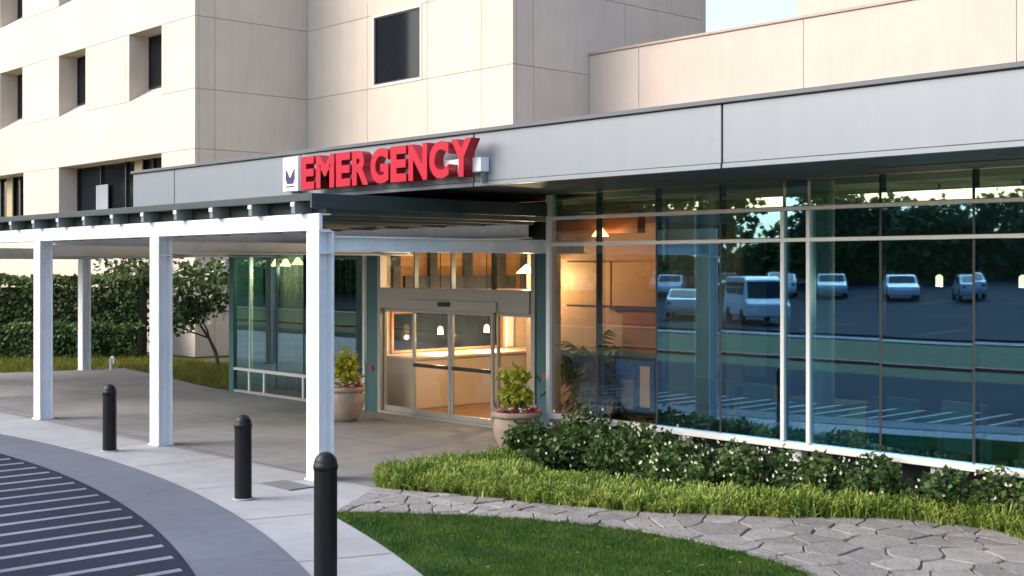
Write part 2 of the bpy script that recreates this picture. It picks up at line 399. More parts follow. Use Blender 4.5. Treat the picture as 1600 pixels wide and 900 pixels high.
for (x, y, md) in seeds:
    cell = [(x-1, y-1), (x+1, y-1), (x+1, y+1), (x-1, y+1)]
    for (a, b, _) in seeds:
        if (a, b) == (x, y) or abs(a-x) > 2 or abs(b-y) > 2: continue
        mx, my = (a+x)/2, (b+y)/2; dx, dy = a-x, b-y; d = math.hypot(dx, dy); mx -= dx/d*.009; my -= dy/d*.009
        cell = clip(cell, mx, my, dx/d, dy/d)
        if len(cell) < 3: break
    if len(cell) < 3: continue
    # pull points outside the region back onto it
    pts = []; sx0, sy0 = unwarp((x, y))
    for i in range(len(cell)):
        a = cell[i]; b = cell[(i+1) % len(cell)]
        L = math.dist(a, b); m_ = max(1, int(L/.09))
        for k in range(m_):
            q = (a[0]+(b[0]-a[0])*k/m_, a[1]+(b[1]-a[1])*k/m_)
            if 0 < k: 
                q = (q[0]+.014*pnoise(Vector((q[0]*9, q[1]*9, 1))), q[1]+.014*pnoise(Vector((q[0]*9, q[1]*9, 7))))
            q = unwarp(q)
            if not inside(q, region):
                lo, hi = 0., 1.
                for _ in range(9):
                    mid = (lo+hi)/2; z = (sx0+(q[0]-sx0)*mid, sy0+(q[1]-sy0)*mid)
                    if inside(z, region): lo = mid
                    else: hi = mid
                q = (sx0+(q[0]-sx0)*lo*.995, sy0+(q[1]-sy0)*lo*.995)
            pts.append(q)
    corners += [unwarp(q) for q in cell]
    cx = sum(p[0] for p in pts)/len(pts); cy = sum(p[1] for p in pts)/len(pts)
    ht = rs.uniform(.026, .04); tx, ty = rs.gauss(0, .007), rs.gauss(0, .007)
    mb = MB(); n = len(pts)
    top = lambda p: ht+(p[0]-cx)*tx+(p[1]-cy)*ty
    ins = [(cx+(p[0]-cx)*.955, cy+(p[1]-cy)*.955) for p in pts]
    mb.v = [(p[0]-cx, p[1]-cy, .003) for p in pts]+[(p[0]-cx, p[1]-cy, top(p)-.010) for p in pts]+[(p[0]-cx, p[1]-cy, top(p)) for p in ins]
    mb.f = [(i, (i+1) % n, n+(i+1) % n, n+i) for i in range(n)]+[(n+i, n+(i+1) % n, 2*n+(i+1) % n, 2*n+i) for i in range(n)]+[tuple(range(2*n, 3*n))]
    mb.mi = [0]*len(mb.f)
    o = mb.build('flagstone', M['stone'], path); o.location = (cx+9, cy-11, 0); nst += 1
tuft = MB()                                                # moss and grass rooted where stones meet, thicker along the lawn edge
for q in corners:
    if not inside(q, region) or rs.random() > .35: continue
    for _ in range(rs.randint(5, 16)):
        x, y = q[0]+rs.gauss(0, .018), q[1]+rs.gauss(0, .018); a = rs.uniform(0, 6.28); h = rs.uniform(.03, .065); b = len(tuft.v)
        tuft.v += [(x-.004*math.cos(a), y-.004*math.sin(a), .01), (x+.004*math.cos(a), y+.004*math.sin(a), .01), (x+rs.gauss(0, .02), y+rs.gauss(0, .02), h)]; tuft.f.append((b, b+1, b+2)); tuft.mi.append(0)
for k in range(5200):
    q = interp(LAWN_TOP, rs.random()); w_ = .035*(1+pnoise(Vector((q[0]*3, q[1]*3, 0)))*1.4)
    x, y = q[0]+rs.gauss(0, w_), q[1]+rs.gauss(0, w_); a = rs.uniform(0, 6.28); h = rs.uniform(.035, .07); b = len(tuft.v)
    tuft.v += [(x-.004*math.cos(a), y-.004*math.sin(a), .01), (x+.004*math.cos(a), y+.004*math.sin(a), .01), (x+rs.gauss(0, .02), y+rs.gauss(0, .02), h)]; tuft.f.append((b, b+1, b+2)); tuft.mi.append(0)
tag(tuft.build('joint_grass', M['blade']), kind='stuff')
print('stones', nst)
# planting bed
bed = BED_FRONT+[(4, 2.6), (4, 13.9), (-14.5, 13.9), (-14.8, 13.35), (-14.0, 10.5), (-13.5, 10.0)]
struct(MB().poly(bed[::1], .006).build('soil_bed', M['soil']))

# ------------------------------------------------------------ tower with deep-set windows
PT = .14
tower = thing('hospital_tower', (-37, 20, 0), 'tall beige precast hospital tower with deep-set square windows rising behind the canopy', 'building')
TX, TY = -37.0, 20.0
def loc(o, px, py): o.location = (-px, -py, 0); return o
def part(name, m, par, ox, oy, x0, x1, y0, y1, z0, z1, bevel=0):
    o = box(name, m, par, x0-ox, x1-ox, y0-oy, y1-oy, z0, z1, bevel); return o
P = lambda name, m, *a, **k: part(name, m, tower, TX, TY, *a, **k)
ROWS = [(0, 4.45), (4.45, 6.75), (6.75, 8.7), (8.7, 11.05), (11.05, 12.95), (12.95, 15.3), (15.3, 17.2), (17.2, 19.55), (19.55, 22)]
WINR = {3, 5, 7}
g = .006
def panel(x0, x1, z0, z1, y):            # precast panel facing -Y at plane y
    P('wall_panel', M['precast'], x0+g, x1-g, y, y+PT, z0+g, z1-g, .006)
def panel_side(y0, y1, z0, z1, x):       # facing +X at plane x
    P('wall_panel', M['precast'], x-PT, x, y0+g, y1-g, z0+g, z1-g, .006)
wins = [(-41.7, -39.3), (-47.7, -45.3), (-53.7, -51.3), (-59.7, -57.3)]
def deep_window(x0, x1, z0, z1, y, depth=.78, sill=.5):
    mb = MB(); X0, X1 = x0-TX, x1-TX; Y0, Y1 = y-TY, y-TY+depth
    zg = z0+sill
    e = .02
    # jambs, head, sloped sill as solid slabs
    mb.box(X0-.13, X0, Y0+e, Y1, z0, z1); mb.box(X1, X1+.13, Y0+e, Y1, z0, z1); mb.box(X0-.13, X1+.13, Y0+e, Y1, z1, z1+.13)
    mb.add([(X0, Y0+e, z0), (X1, Y0+e, z0), (X1, Y1, zg), (X0, Y1, zg), (X0, Y0+e, z0-.12), (X1, Y0+e, z0-.12), (X1, Y1, z0-.12), (X0, Y1, z0-.12)],
           [(0, 1, 2, 3), (4, 7, 6, 5), (0, 4, 5, 1), (1, 5, 6, 2), (2, 6, 7, 3), (3, 7, 4, 0)])
    w_ = mb.build('window', M['precast'], tower)
    f = MB(); yy = Y1-.05
    for a in [(X0, X0+.06, zg, z1), (X1-.06, X1, zg, z1), (X0+.06, X1-.06, zg, zg+.06), (X0+.06, X1-.06, z1-.06, z1), ((X0+X1)/2-.03, (X0+X1)/2+.03, zg+.06, z1-.06)]:
        f.box(a[0], a[1], yy, yy+.08, a[2], a[3])
    f.build('frame', M['darkal'], w_)
    MB().box(X0+.02, X1-.02, yy+.03, yy+.045, zg+.02, z1-.02).build('pane', M['winglass'], w_)
for r, (z0, z1) in enumerate(ROWS):
    if r in WINR:
        xp = -37.0
        for (a, b) in wins:
            panel(b+.28, xp, z0, z1, 20) if b+.28 < xp else None
            # narrow panels framing the opening
            panel(b, b+.28, z0, z1, 20); panel(a-.28, a, z0, z1, 20)
            deep_window(a, b, z0+.0, z1-.0, 20)
            xp = a-.28
        panel(-63, xp, z0, z1, 20)
    elif r == 1:
        panel(-39.3, -37, z0, z1, 20); panel(-51.2, -47.7, z0, z1, 20); panel(-63, -60, z0, z1, 20)
    else:
        for a, b in [(-43.5, -37), (-49.5, -43.5), (-55.5, -49.5), (-63, -55.5)]: panel(a, b, z0, z1, 20)
# recessed lower loggias
for (a, b) in [(-47.7, -39.3), (-60, -51.2)]:
    mb = MB(); X0, X1 = a-TX, b-TX
    mb.box(X0-.13, X0, .02, .80, 4.45, 6.75); mb.box(X1, X1+.13, .02, .80, 4.45, 6.75); mb.box(X0-.13, X1+.13, .02, .80, 6.75, 6.88)
    mb.box(X0-.13, X1+.13, .02, .80, 4.30, 4.45)
    rc = mb.build('loggia', M['precast'], tower)
    MB().box(X0, X1, .80, .9, 4.45, 6.75).build('back_wall', M['winglass'], rc)
    for i in range(5):
        x = X0+(X1-X0)*i/4; MB().box(x-.04, x+.04, .72, .8, 4.45, 6.75).build('mullion', M['darkal'], rc)
    MB().box(X0+(X1-X0)*.60, X0+(X1-X0)*.67, .66, .71, 4.45, 6.75).build('pillar', mat('pillar_tan', (.42, .36, .22), .8), rc)
    MB().box(X0+(X1-X0)*.22, X0+(X1-X0)*.34, .66, .70, 4.5, 6.0).build('blind', mat('blind_grey', (.26, .29, .33), .7), rc)
    MB().box(X0+.05, X1-.05, .35, .39, 4.98, 5.05).build('handrail', mat('rail_red', (.22, .02, .02), .5), rc)
# backing bodies (joint colour shows between panels)
P('core', M['joint'], -63, -37.03-PT, 20+PT-.02, 20+PT+.05, 0, 4.28)
P('core', M['joint'], -63, -37.03-PT+.0, 20+PT-.02, 20+PT+.05, 6.9, 8.6)
P('core', M['joint'], -63, -37.03-PT+.0, 20+PT-.02, 20+PT+.05, 11.19, 12.82)
P('core', M['joint'], -63, -37.03-PT+.0, 20+PT-.02, 20+PT+.05, 15.44, 17.07)
for r in (3, 5, 7, 1):
    z0, z1 = ROWS[r]; segs = [(-39.16, -37.17), (-45.16, -41.84), (-51.16, -47.84), (-57.16, -53.84)] if r != 1 else [(-39.16, -37.17), (-51.06, -47.84)]
    for a, b in segs: P('core', M['joint'], a, b, 20+PT-.02, 20+PT+.05, z0-.1, z1+.14)
# side face of the tower (faces +X) and set-back second face
for (z0, z1) in ROWS:
    panel_side(20+PT+.003, 20.72, z0, z1, -37.0); panel_side(20.72, 24.3, z0, z1, -37.0)
P('core', M['joint'], -37.0-PT-.06, -37.0-PT+.02, 20.3, 24.3, 0, 22)
T2 = 24.3
for r, (z0, z1) in enumerate(ROWS):
    cols = [(-37, -33.5), (-33.5, -30.4), (-30.4, -27.88), (-27.88, -26.5)]
    for (a, b) in cols:
        if r in WINR and a == -33.5:
            panel(a, -33.23, z0, z1, T2); panel(-30.66, b, z0, z1, T2); continue
        panel(a, b, z0, z1, T2)
for r in WINR:                                           # flush window in the second face
    z0, z1 = ROWS[r]; X0, X1 = -33.23-TX, -30.66-TX; Y = T2-TY
    mb = MB(); b_ = .09
    mb.box(X0, X0+b_, Y-.02, Y+.12, z0, z1); mb.box(X1-b_, X1, Y-.02, Y+.12, z0, z1); mb.box(X0+b_, X1-b_, Y-.02, Y+.12, z0, z0+b_); mb.box(X0+b_, X1-b_, Y-.02, Y+.12, z1-b_, z1)
    w_ = mb.build('window', mat('window_surround', (.68, .61, .53), .7, .03), tower)
    f = MB(); c = .05; A0, A1, B0, B1 = X0+b_, X1-b_, z0+b_, z1-b_
    f.box(A0, A0+c, Y+.02, Y+.1, B0, B1); f.box(A1-c, A1, Y+.02, Y+.1, B0, B1); f.box(A0+c, A1-c, Y+.02, Y+.1, B0, B0+c); f.box(A0+c, A1-c, Y+.02, Y+.1, B1-c, B1)
    f.build('frame', M['darkal'], w_)
    MB().box(A0+c, A1-c, Y+.05, Y+.06, B0+c, B1-c).build('pane', M['winglass'], w_)
    MB().box(A0+.5, A1-.2, Y+.7, Y+.72, B0, B0+.6).build('blind', M['room'], w_)
P('core', M['joint'], -37, -26.5-PT, T2+PT-.02, T2+PT+.04, 0, 8.6)
P('core', M['joint'], -37, -26.5-PT, T2+PT-.02, T2+PT+.04, 11.0, 13.0)
P('core', M['joint'], -37, -26.5-PT, T2+PT-.02, T2+PT+.04, 15.3, 17.2)
for r in WINR:
    z0, z1 = ROWS[r]
    for a, b in [(-37, -33.3), (-30.6, -26.5-PT)]: P('core', M['joint'], a, b, T2+PT-.02, T2+PT+.04, z0-.1, z1+.1)
for (z0, z1) in ROWS:
    panel_side(T2+PT+.003, 25.1, z0, z1, -26.5); panel_side(25.1, 29.0, z0, z1, -26.5); panel_side(29.0, 32.75, z0, z1, -26.5)
P('core', M['joint'], -26.5-PT-.06, -26.5-PT+.02, T2+.3, 32.75, 0, 22)
P('roof', M['joint'], -63, -37, 20.3, 33, 21.9, 22.05); P('roof', M['joint'], -37, -26.7, T2+.3, 32.7, 21.9, 22.05)
P('back_wall', M['precast'], -63, -26.5, 32.75, 32.95, 0, 22)
# lower wing behind the pavilion, and the taller block beyond it
wing = thing('low_wing', (-26, 27.4, 0), 'long low beige precast wing with a plain parapet right of the tower', 'building')
WX, WY = -26, 27.4
for a, b in [(-26.49, -24.5), (-24.5, -18.86), (-18.86, -13.23), (-13.23, -7.6), (-7.6, -2), (-2, 4), (4, 10)]:
    for z0, z1 in [(0, 4.6), (4.6, 9.28)]:
        part('wall_panel', M['precast2'], wing, WX, WY, a+g, b-g, 27.4, 27.4+PT, z0+g, z1-g, .006)
part('core', M['joint'], wing, WX, WY, -26.4, 9.95, 27.52, 27.62, 0, 9.2)
part('coping', mat('coping_tan', (.40, .32, .27), .7), wing, WX, WY, -26.48, 10, 27.36, 27.75, 9.282, 9.36, .01)
part('roof', M['joint'], wing, WX, WY, -26.4, 10, 27.75, 40, 8.9, 9.0)
blk = thing('penthouse_block', (-19, 28.6, 0), 'taller beige block standing back above the low wing at upper right', 'building')
for a, b in [(-19.75, -14.2), (-14.2, -8.6), (-8.6, -3), (-3, 3), (3, 9)]:
    for z0, z1 in [(9.0, 12.4), (12.4, 16)]:
        part('wall_panel', M['precast2'], blk, -19, 28.6, a+g, b-g, 28.4, 28.4+PT, z0+g, z1-g, .006)
part('core', M['joint'], blk, -19, 28.6, -19.6, 8.9, 28.52, 40, 9.01, 15.9)

# ------------------------------------------------------------ entrance pavilion
pav = thing('entrance_pavilion', (-14.3, 13.9, 0), 'glazed single-storey entrance pavilion with a deep pale grey metal fascia', 'building')
BX, BY = -14.3, 13.9
B = lambda name, m, *a, **k: part(name, m, pav, BX, BY, *a, **k)
FV = 11.2; FL, FR = -23.19, 8.2
jx = [FL, -21.5, -17.25, -13.0, -8.78, -4.55, -.3, 3.95, FR]
for a, b in zip(jx, jx[1:]):
    B('fascia_panel', M['fascia'], a+.012, b-.012, FV, FV+.06, 4.06, 4.715, .006)
    B('fascia_trim', M['fascia'], a+.012, b-.012, FV-.012, FV+.06, 4.0, 4.056, .004)
B('fascia_backing', M['coping'], FL+.05, FR-.05, FV+.055, FV+.2, 4.03, 4.70)
B('fascia_panel', M['fascia'], FL, FL+.06, FV+.07, 15.15, 4.0, 4.715)
B('coping', M['coping'], FL-.03, FR+.03, FV-.04, FV+.4, 4.72, 4.775, .008)
B('roof', M['coping'], -26.5, FR, 13.2, 27.3, 4.3, 4.5); B('roof', M['coping'], FL+.1, FR, FV+.41, 13.19, 4.3, 4.5)
sx = FL+.07
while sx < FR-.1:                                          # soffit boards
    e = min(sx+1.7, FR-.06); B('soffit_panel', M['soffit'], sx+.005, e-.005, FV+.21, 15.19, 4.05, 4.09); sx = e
# right-hand glass wall, plane y = 13.9
GY = 13.9
ux = [-14.27, -13.27, -12.08, -10.92, -9.87]
ux2 = [-9.47, -8.44, -7.22, -6.0, -4.9]
ux3 = [-4.5, -3.4, -2.2, -1.0, .2]
ux4 = [.6, 1.8, 3.0, 4.2, 5.4, 6.6, 8.1]
LV = [.62, 3.23, 3.29, 3.645, 3.70, 4.05]
rgp = random.Random(4)
def glazing(cols):
    for a, b in zip(cols, cols[1:]):
        for z0, z1 in [(.60, 3.235), (3.285, 3.645), (3.695, 4.045)]:
            o = B('glass_pane', M['glasstop'] if z0 > 3.68 else M['glasswarm'] if a < -12.5 else M['glass'], a+.018, b-.018, GY-.006, GY+.006, z0+.01, z1-.005)
            dx_, dz_ = rgp.gauss(0, .0022), rgp.gauss(0, .0016)        # panes never sit perfectly flat in their frame
            for v_ in o.data.vertices: v_.co.y += dx_*(v_.co.x-(a-BX)) + dz_*(v_.co.z-z0)
    for x in cols[1:-1]: B('glass_joint', M['darkal'], x-.018, x+.018, GY-.004, GY+.10, .62, 4.045)
for c in (ux, ux2, ux3, ux4): glazing(c)
for x in (-9.87, -9.47, -4.9, -4.5, .2, .6):
    B('mullion', M['offwhite'], x-.03, x+.03, GY-.05, GY+.10, .623, 3.642, .004)
for a, b in ((-9.87, -9.47), (-4.9, -4.5), (.2, .6)):
    for z0, z1 in [(.60, 3.235), (3.285, 3.645), (3.695, 4.045)]:
        B('glass_pane', M['glass'], a+.035, b-.035, GY-.006, GY+.006, z0+.01, z1-.005)
B('corner_post', M['offwhite'], -14.33, -14.25, GY-.06, GY+.1, .0, 4.045, .004)
B('transom', M['offwhite'], -14.245, FR, GY-.07, GY-.002, 3.235, 3.285, .004); B('transom', M['offwhite'], -14.245, FR, GY-.07, GY-.002, 3.645, 3.695, .004)
B('sill', M['offwhite'], -14.245, FR, GY-.10, GY+.1, .535, .615, .006)
B('plinth', M['plinth'], -14.2, FR, GY+.25, GY+.4, 0, .53)
for x in (-13.6, -11.6, -9.67, -7.7, -5.7, -3.7, -1.7): B('sill_leg', M['offwhite'], x-.07, x+.07, GY+.0, GY+.14, 0, .533)
B('glass_pane', M['clear'], -14.31, -14.30, GY+.11, 15.18, .06, 4.045)
B('end_wall', M['precast'], 8.2, 8.4, 13.9, 27, 0, 4.0)
# door wall, plane y = 14.95
DY = 15.2
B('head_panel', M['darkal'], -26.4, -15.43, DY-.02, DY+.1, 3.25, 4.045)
fr = M['doorframe']
B('jamb', fr, -20.56, -20.46, DY-.05, DY+.12, .0, 3.24, .004)
B('jamb', fr, -16.07, -15.97, DY-.05, DY+.12, .0, 3.24, .004)
B('door_header', fr, -20.455, -16.075, DY-.09, DY+.14, 2.09, 2.50, .006)
B('door_track', fr, -19.5, -16.9, DY-.13, DY-.092, 2.09, 2.28, .004)
B('door_sensor', M['barrier'], -18.49, -18.19, DY-.19, DY-.132, 2.17, 2.25, .01)
B('threshold', fr, -20.455, -16.075, DY-.1, DY+.14, .005, .05)
for a, b in [(-20.45, -19.44), (-19.40, -18.32), (-18.28, -17.16), (-17.12, -16.08)]:
    B('glass_pane', M['clear'], a, b, DY+.03, DY+.038, 2.5, 3.24)
for x in (-19.42, -18.3, -17.14): B('glass_joint', M['darkal'], x-.015, x+.015, DY+.0, DY+.1, 2.5, 3.24)
def leaf(name, a, b, y, bar=True, mp=.05):
    mb = MB(); A, Bx = a-BX, b-BX; Y = y-BY
    mb.box(A, A+mp, Y, Y+.045, .055, 2.085); mb.box(Bx-mp, Bx, Y, Y+.045, .055, 2.085); mb.box(A+mp, Bx-mp, Y, Y+.045, .055, .15); mb.box(A+mp, Bx-mp, Y, Y+.045, 2.02, 2.085)
    d = mb.build(name, fr, pav, .003)
    MB().box(A+mp, Bx-mp, Y+.018, Y+.026, .15, 2.02).build('pane', M['clear'], d)
    if bar: MB().box(A+mp, Bx-mp, Y-.03, Y+.0, .98, 1.05).build('push_bar', M['barrier'], d)
leaf('side_light', -20.45, -19.45, DY+.03, False)
leaf('sliding_door', -19.42, -18.27, DY-.05, True, .065); leaf('sliding_door', -18.255, -17.06, DY-.05, True, .065)
leaf('side_light', -17.05, -16.08, DY+.03, False)
def tealp(a, b):
    B('teal_panel', M['teal'], a, b, DY-.02, DY+.06, .0, 3.24, .004)
tealp(-20.97, -20.58); tealp(-15.95, -15.50)
for x in (-21.02, -15.46): B('mullion', M['offwhite'], x-.035, x+.035, DY-.06, DY+.06, 0, 3.24, .004)
B('glass_pane', M['clear'], -15.42, -14.37, DY+.01, DY+.02, .06, 3.24)
for x, z in [(-20.78, .86), (-15.72, 1.03)]:
    o = MB().lathe([(0, -.03), (.055, -.03), (.055, 0), (.0, 0)], 20).build('door_button', M['petalred'], pav); o.location = (x-BX, DY-BY-.05, z); o.rotation_euler = (R(90), 0, 0)
# left glass wall
lx = [-26.2, -25.55, -24.4, -23.3, -22.2, -21.06]
for a, b in zip(lx, lx[1:]):
    B('glass_pane', M['glassgreen'], a+.02, b-.02, DY, DY+.012, .58, 3.24)
    B('glass_pane', M['glassgreen'], a+.02, b-.02, DY, DY+.012, .06, .50)
for i, x in enumerate(lx[1:-1]): B('glass_joint', M['darkal'] if i else M['offwhite'], x-.018, x+.018, DY-.01, DY+.08, .58, 3.24)
B('teal_panel', M['teal'], -26.4, -26.2, DY-.05, DY+.1, 0, 3.24)
B('teal_panel', M['teal'], -26.4, -26.3, DY+.11, 20.0, 0, 3.24)
B('sill', M['offwhite'], -26.195, -21.06, DY-.05, DY+.05, .51, .57, .004); B('sill', M['kerb'], -26.195, -21.06, DY-.04, DY+.06, .0, .055)
for x in (-25.55, -24.9, -23.3, -22.2): B('mullion', M['offwhite'], x-.03, x+.03, DY-.03, DY+.05, .058, .508)
# interior shell
B('interior_floor', M['wood'], -26.3, -14.4, DY+.15, 21, .01, .04)
B('interior_floor', mat('carpet', (.10, .08, .07), .95), -14.3, 8.1, 14.5, 21, .3, .34)
B('interior_ceiling', M['ceil'], -26.3, -14.4, DY+.12, 21.6, 4.1, 4.2); B('interior_ceiling', M['ceil'], -14.35, 8.1, 14.05, 21.6, 4.1, 4.2)
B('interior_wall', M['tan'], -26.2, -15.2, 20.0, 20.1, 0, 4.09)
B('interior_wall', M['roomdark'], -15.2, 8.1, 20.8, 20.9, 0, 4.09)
# warm partition seen through the corner bay
bw = mat('brown_wall', (.40, .29, .20), .7, .05, 1)
B('interior_wall', bw, -18.2, -14.62, 17.05, 17.15, .04, 4.09)
B('wood_panel', M['pale_wood'], -17.1, -15.9, 17.0, 17.045, 2.2, 3.0); B('wood_panel', M['pale_wood'], -15.85, -14.65, 17.0, 17.045, 2.2, 3.0)
B('wood_panel', M['wood'], -15.6, -14.65, 17.0, 17.045, 1.35, 2.1)
B('panel_rail', M['roomdark'], -15.9, -14.65, 16.98, 17.045, 2.12, 2.18)
B('interior_beam', M['wood'], -20.9, -14.6, 16.3, 16.5, 3.5, 3.9)
cu_ = MB(); n_ = 150                                        # added dark pleated sheet that keeps the view behind the left glass dark
for i in range(n_+1):
    x = -26.1+4.75*i/n_; yy = 15.95+.05*math.sin(i*1.05)+.03*math.sin(i*.37)
    cu_.v += [(x-BX, yy-BY, .05), (x-BX, yy-BY, 4.05)]
cu_.f = [(2*i, 2*i+2, 2*i+3, 2*i+1) for i in range(n_)]; cu_.mi = [0]*n_
cu_.build('darkening_screen', mat('darkening_cloth', (.075, .085, .07), .9, .5, 1.2), pav, smooth=True)
# tan side wall with a dark interior window, orange clerestory panels and a counter running back from the doors
B('side_wall', M['tan'], -21.4, -21.3, 16.1, 19.99, .04, 2.42)
B('side_wall', M['tan'], -21.4, -21.3, 15.36, 16.09, .04, 4.09)
B('side_wall', M['tan'], -21.4, -21.3, 16.1, 19.99, 3.6, 4.09)
B('clerestory_panel', M['orange'], -21.39, -21.35, 16.1, 19.99, 2.43, 3.59)
for y in (16.15, 17.15, 18.15, 19.15, 19.9): B('clerestory_beam', M['roomdark'], -21.34, -21.22, y-.1, y+.1, 2.425, 3.6)
B('clerestory_rail', M['roomdark'], -21.34, -21.26, 16.4, 19.6, 2.43, 2.72)
B('lobby_window', M['winglass'], -21.295, -21.28, 16.1, 19.1, 1.15, 1.93)
for a, b, c, d in ((16.04, 16.1, 1.1, 1.98), (19.1, 19.16, 1.1, 1.98), (16.1, 19.1, 1.1, 1.15), (16.1, 19.1, 1.93, 1.98)): B('lobby_window_frame', M['wood'], -21.298, -21.26, a, b, c, d)
B('wall_pier', M['signwhite'], -21.298, -21.25, 19.3, 19.5, 1.1, 2.1)
des = thing('reception_desk', (-20.6, 17.2, .04), 'long low tan reception counter running back inside the sliding doors', 'desk')
MB().box(-.5, .5, -1.5, 2.4, 0, 1.0).build('desk_body', M['tan'], des, .01); MB().box(-.56, .56, -1.55, 2.45, 1.002, 1.05).build('desk_top', mat('desk_top', (.66, .50, .34), .5), des, .005)
B('column', M['column'], 0, 0, 0, 0, 0, 0) if False else None
for x in (-13.05, -9.64, -4.6, .5):
    y_ = 16.2 if x == -13.05 else 14.42
    o = MB().lathe([(.17, 0), (.17, 4.09)], 20).build('column', M['column'], pav, smooth=True); o.location = (x-BX, y_-BY, 0)
# chairs seen through the glass
def lounge_chair(x, y, z, rz, m, label):
    t_ = thing('lounge_chair', (x, y, z), label, 'chair', 'waiting room chairs', rz)
    MB().box(-.32, .32, -.3, .3, .18, .42).build('seat', m, t_, .03)
    MB().box(-.32, .32, .2, .34, .42, .85).build('backrest', m, t_, .03)
    for s in (-1, 1):
        MB().box(s*.36-.045, s*.36+.045, -.3, .3, .14, .6).build('armrest', m, t_, .02)
        for q in (-1, 1): MB().box(s*.3-.02, s*.3+.02, q*.25-.02, q*.25+.02, 0, .18).build('leg', M['wood'], t_)
for i, (x, y, rz, m, lb) in enumerate([(-13.1, 16.9, 2.8, M['chair2'], 'teal lounge chair just left of the round inside column'),
        (-12.2, 15.6, 3.3, M['chair'], 'tan lounge chair right of the round inside column'),
        (-11.2, 15.5, 3.0, M['chair'], 'tan lounge chair just left of the double white mullion'),
        (-8.9, 15.2, 3.3, M['chair2'], 'teal lounge chair in the second bay right of the double mullion'),
        (-7.9, 15.3, 3.0, M['chair'], 'tan lounge chair farthest right behind the glass')]):
    lounge_chair(x, y, .34, rz, m, lb)
cab = thing('low_cabinet', (-10.4, 15.6, .34), 'pale green low cabinet behind the glass just right of the double mullion', 'cabinet')
MB().box(-.55, .55, -.25, .25, 0, .62).build('cabinet_body', mat('cab_green', (.42, .50, .36), .7), cab, .01)
MB().box(-.58, .58, -.28, .28, .62, .66).build('cabinet_top', M['room'], cab, .005)
MB().box(-.01, .01, -.262, -.25, .03, .6).build('door_gap', M['darkal'], cab)
ps = thing('poster_stand', (-14.55, 16.2, .02), 'blue printed poster stand near the palm inside the corner glass', 'poster')
MB().box(-.5, .5, -.02, .02, .35, 1.35).build('frame', M['darkal'], ps); MB().box(-.44, .44, -.028, -.0205, .41, 1.29).build('poster', M['blue'], ps)
MB().box(.12, .34, -.034, -.0285, .5, 1.2).build('print', M['signwhite'], ps)
MB().box(-.3, -.02, -.034, -.0285, .45, .95).build('print', mat('print_pale', (.35, .45, .7), .6), ps)
for s in (-1, 1): MB().box(s*.4-.02, s*.4+.02, -.2, .2, 0, .35).build('leg', M['darkal'], ps)

# ------------------------------------------------------------ pendants (lit lamps)
def pendant(x, y, zl, zt, watt, label, shade=.17):
    t_ = thing('pendant_lamp', (x, y, zl), label, 'lamp', 'lit pendant lamps in the lobby')
    MB().bar((0, 0, .12), (0, 0, zt-zl), .012, 6).build('cord', M['darkal'], t_)
    MB().lathe([(.02, .16), (.05, .13), (shade, .0), (shade*.96, -.01), (.0, .03)], 20).build('lamp_shade', M['bulb'], t_, smooth=True)
    l_ = bpy.data.lights.new('lamp_light', 'POINT'); l_.energy = watt; l_.color = (1, .72, .45); l_.shadow_soft_size = .03
    lo = bpy.data.objects.new('lamp_light', l_); link(lo, t_); lo.location = (0, 0, -.12)
pendant(-17.5, 16.4, 2.80, 4.09, 90, 'lit cream pendant lamp at the upper right of the sliding doors', .2)
pendant(-24.9, 15.5, 2.94, 4.09, 22, 'leftmost of the three lit lamps behind the left glass wall', .12)
pendant(-24.5, 15.5, 2.94, 4.09, 22, 'middle one of the three lit lamps behind the left glass wall', .12)
pendant(-24.0, 15.5, 2.97, 4.09, 22, 'rightmost of the three lit lamps behind the left glass wall', .14)
pendant(-20.7, 16.9, 1.50, 4.09, 45, 'small lit lamp hanging over the desk, seen in the left door leaf', .06)
pendant(-20.7, 18.2, 1.50, 4.09, 45, 'small lit lamp hanging over the desk, seen in the right door leaf', .06)
pendant(-9.09, 16.5, 2.64, 4.09, 30, 'small lit lamp behind the glass in the second bay right of the double mullion', .05)
pendant(-7.88, 16.5, 2.64, 4.09, 30, 'small lit lamp at the right edge behind the glass', .05)
pendant(-15.2, 16.0, 3.45, 4.09, 10, 'added pendant lamp behind the corner glass above the palm, brightening the partition', .15)  # extra lamp, added to light the brown partition in the corner bay
# indoor palm
pl = thing('indoor_palm', (-15.7, 16.3, .02), 'dark leafy palm in the corner behind the glass', 'plant')
MB().lathe([(.0, 0), (.22, 0), (.28, .45), (.25, .45), (.0, .42)], 16).build('pot', M['plinth'], pl)
mb = MB(); rp = random.Random(3)
for k in range(64):
    a = rp.uniform(0, 6.28); L = rp.uniform(.6, 1.25); up = rp.uniform(.5, 1.5); base = Vector((0, 0, .5+rp.uniform(0, .6)))
    prev = base
    for j in range(1, 9):
        f = j/8; p = base+Vector((math.cos(a)*L*f, math.sin(a)*L*f, up*f-1.1*f*f*L))
        mb.bar(prev, p, .008, 3)
        s = Vector((-math.sin(a), math.cos(a), 0))
        for q in (-1, 1):
            tip = p+s*q*.34*(1-f*.6)+Vector((math.cos(a)*.12, math.sin(a)*.12, -.10))
            mb.add([prev, p, tip], [(0, 1, 2)])
        prev = p
mb.v = [(min(x, 1.35), max(-1.15, min(y, .68)), z) for x, y, z in mb.v]
mb.build('fronds', M['leaf_dark'], pl)

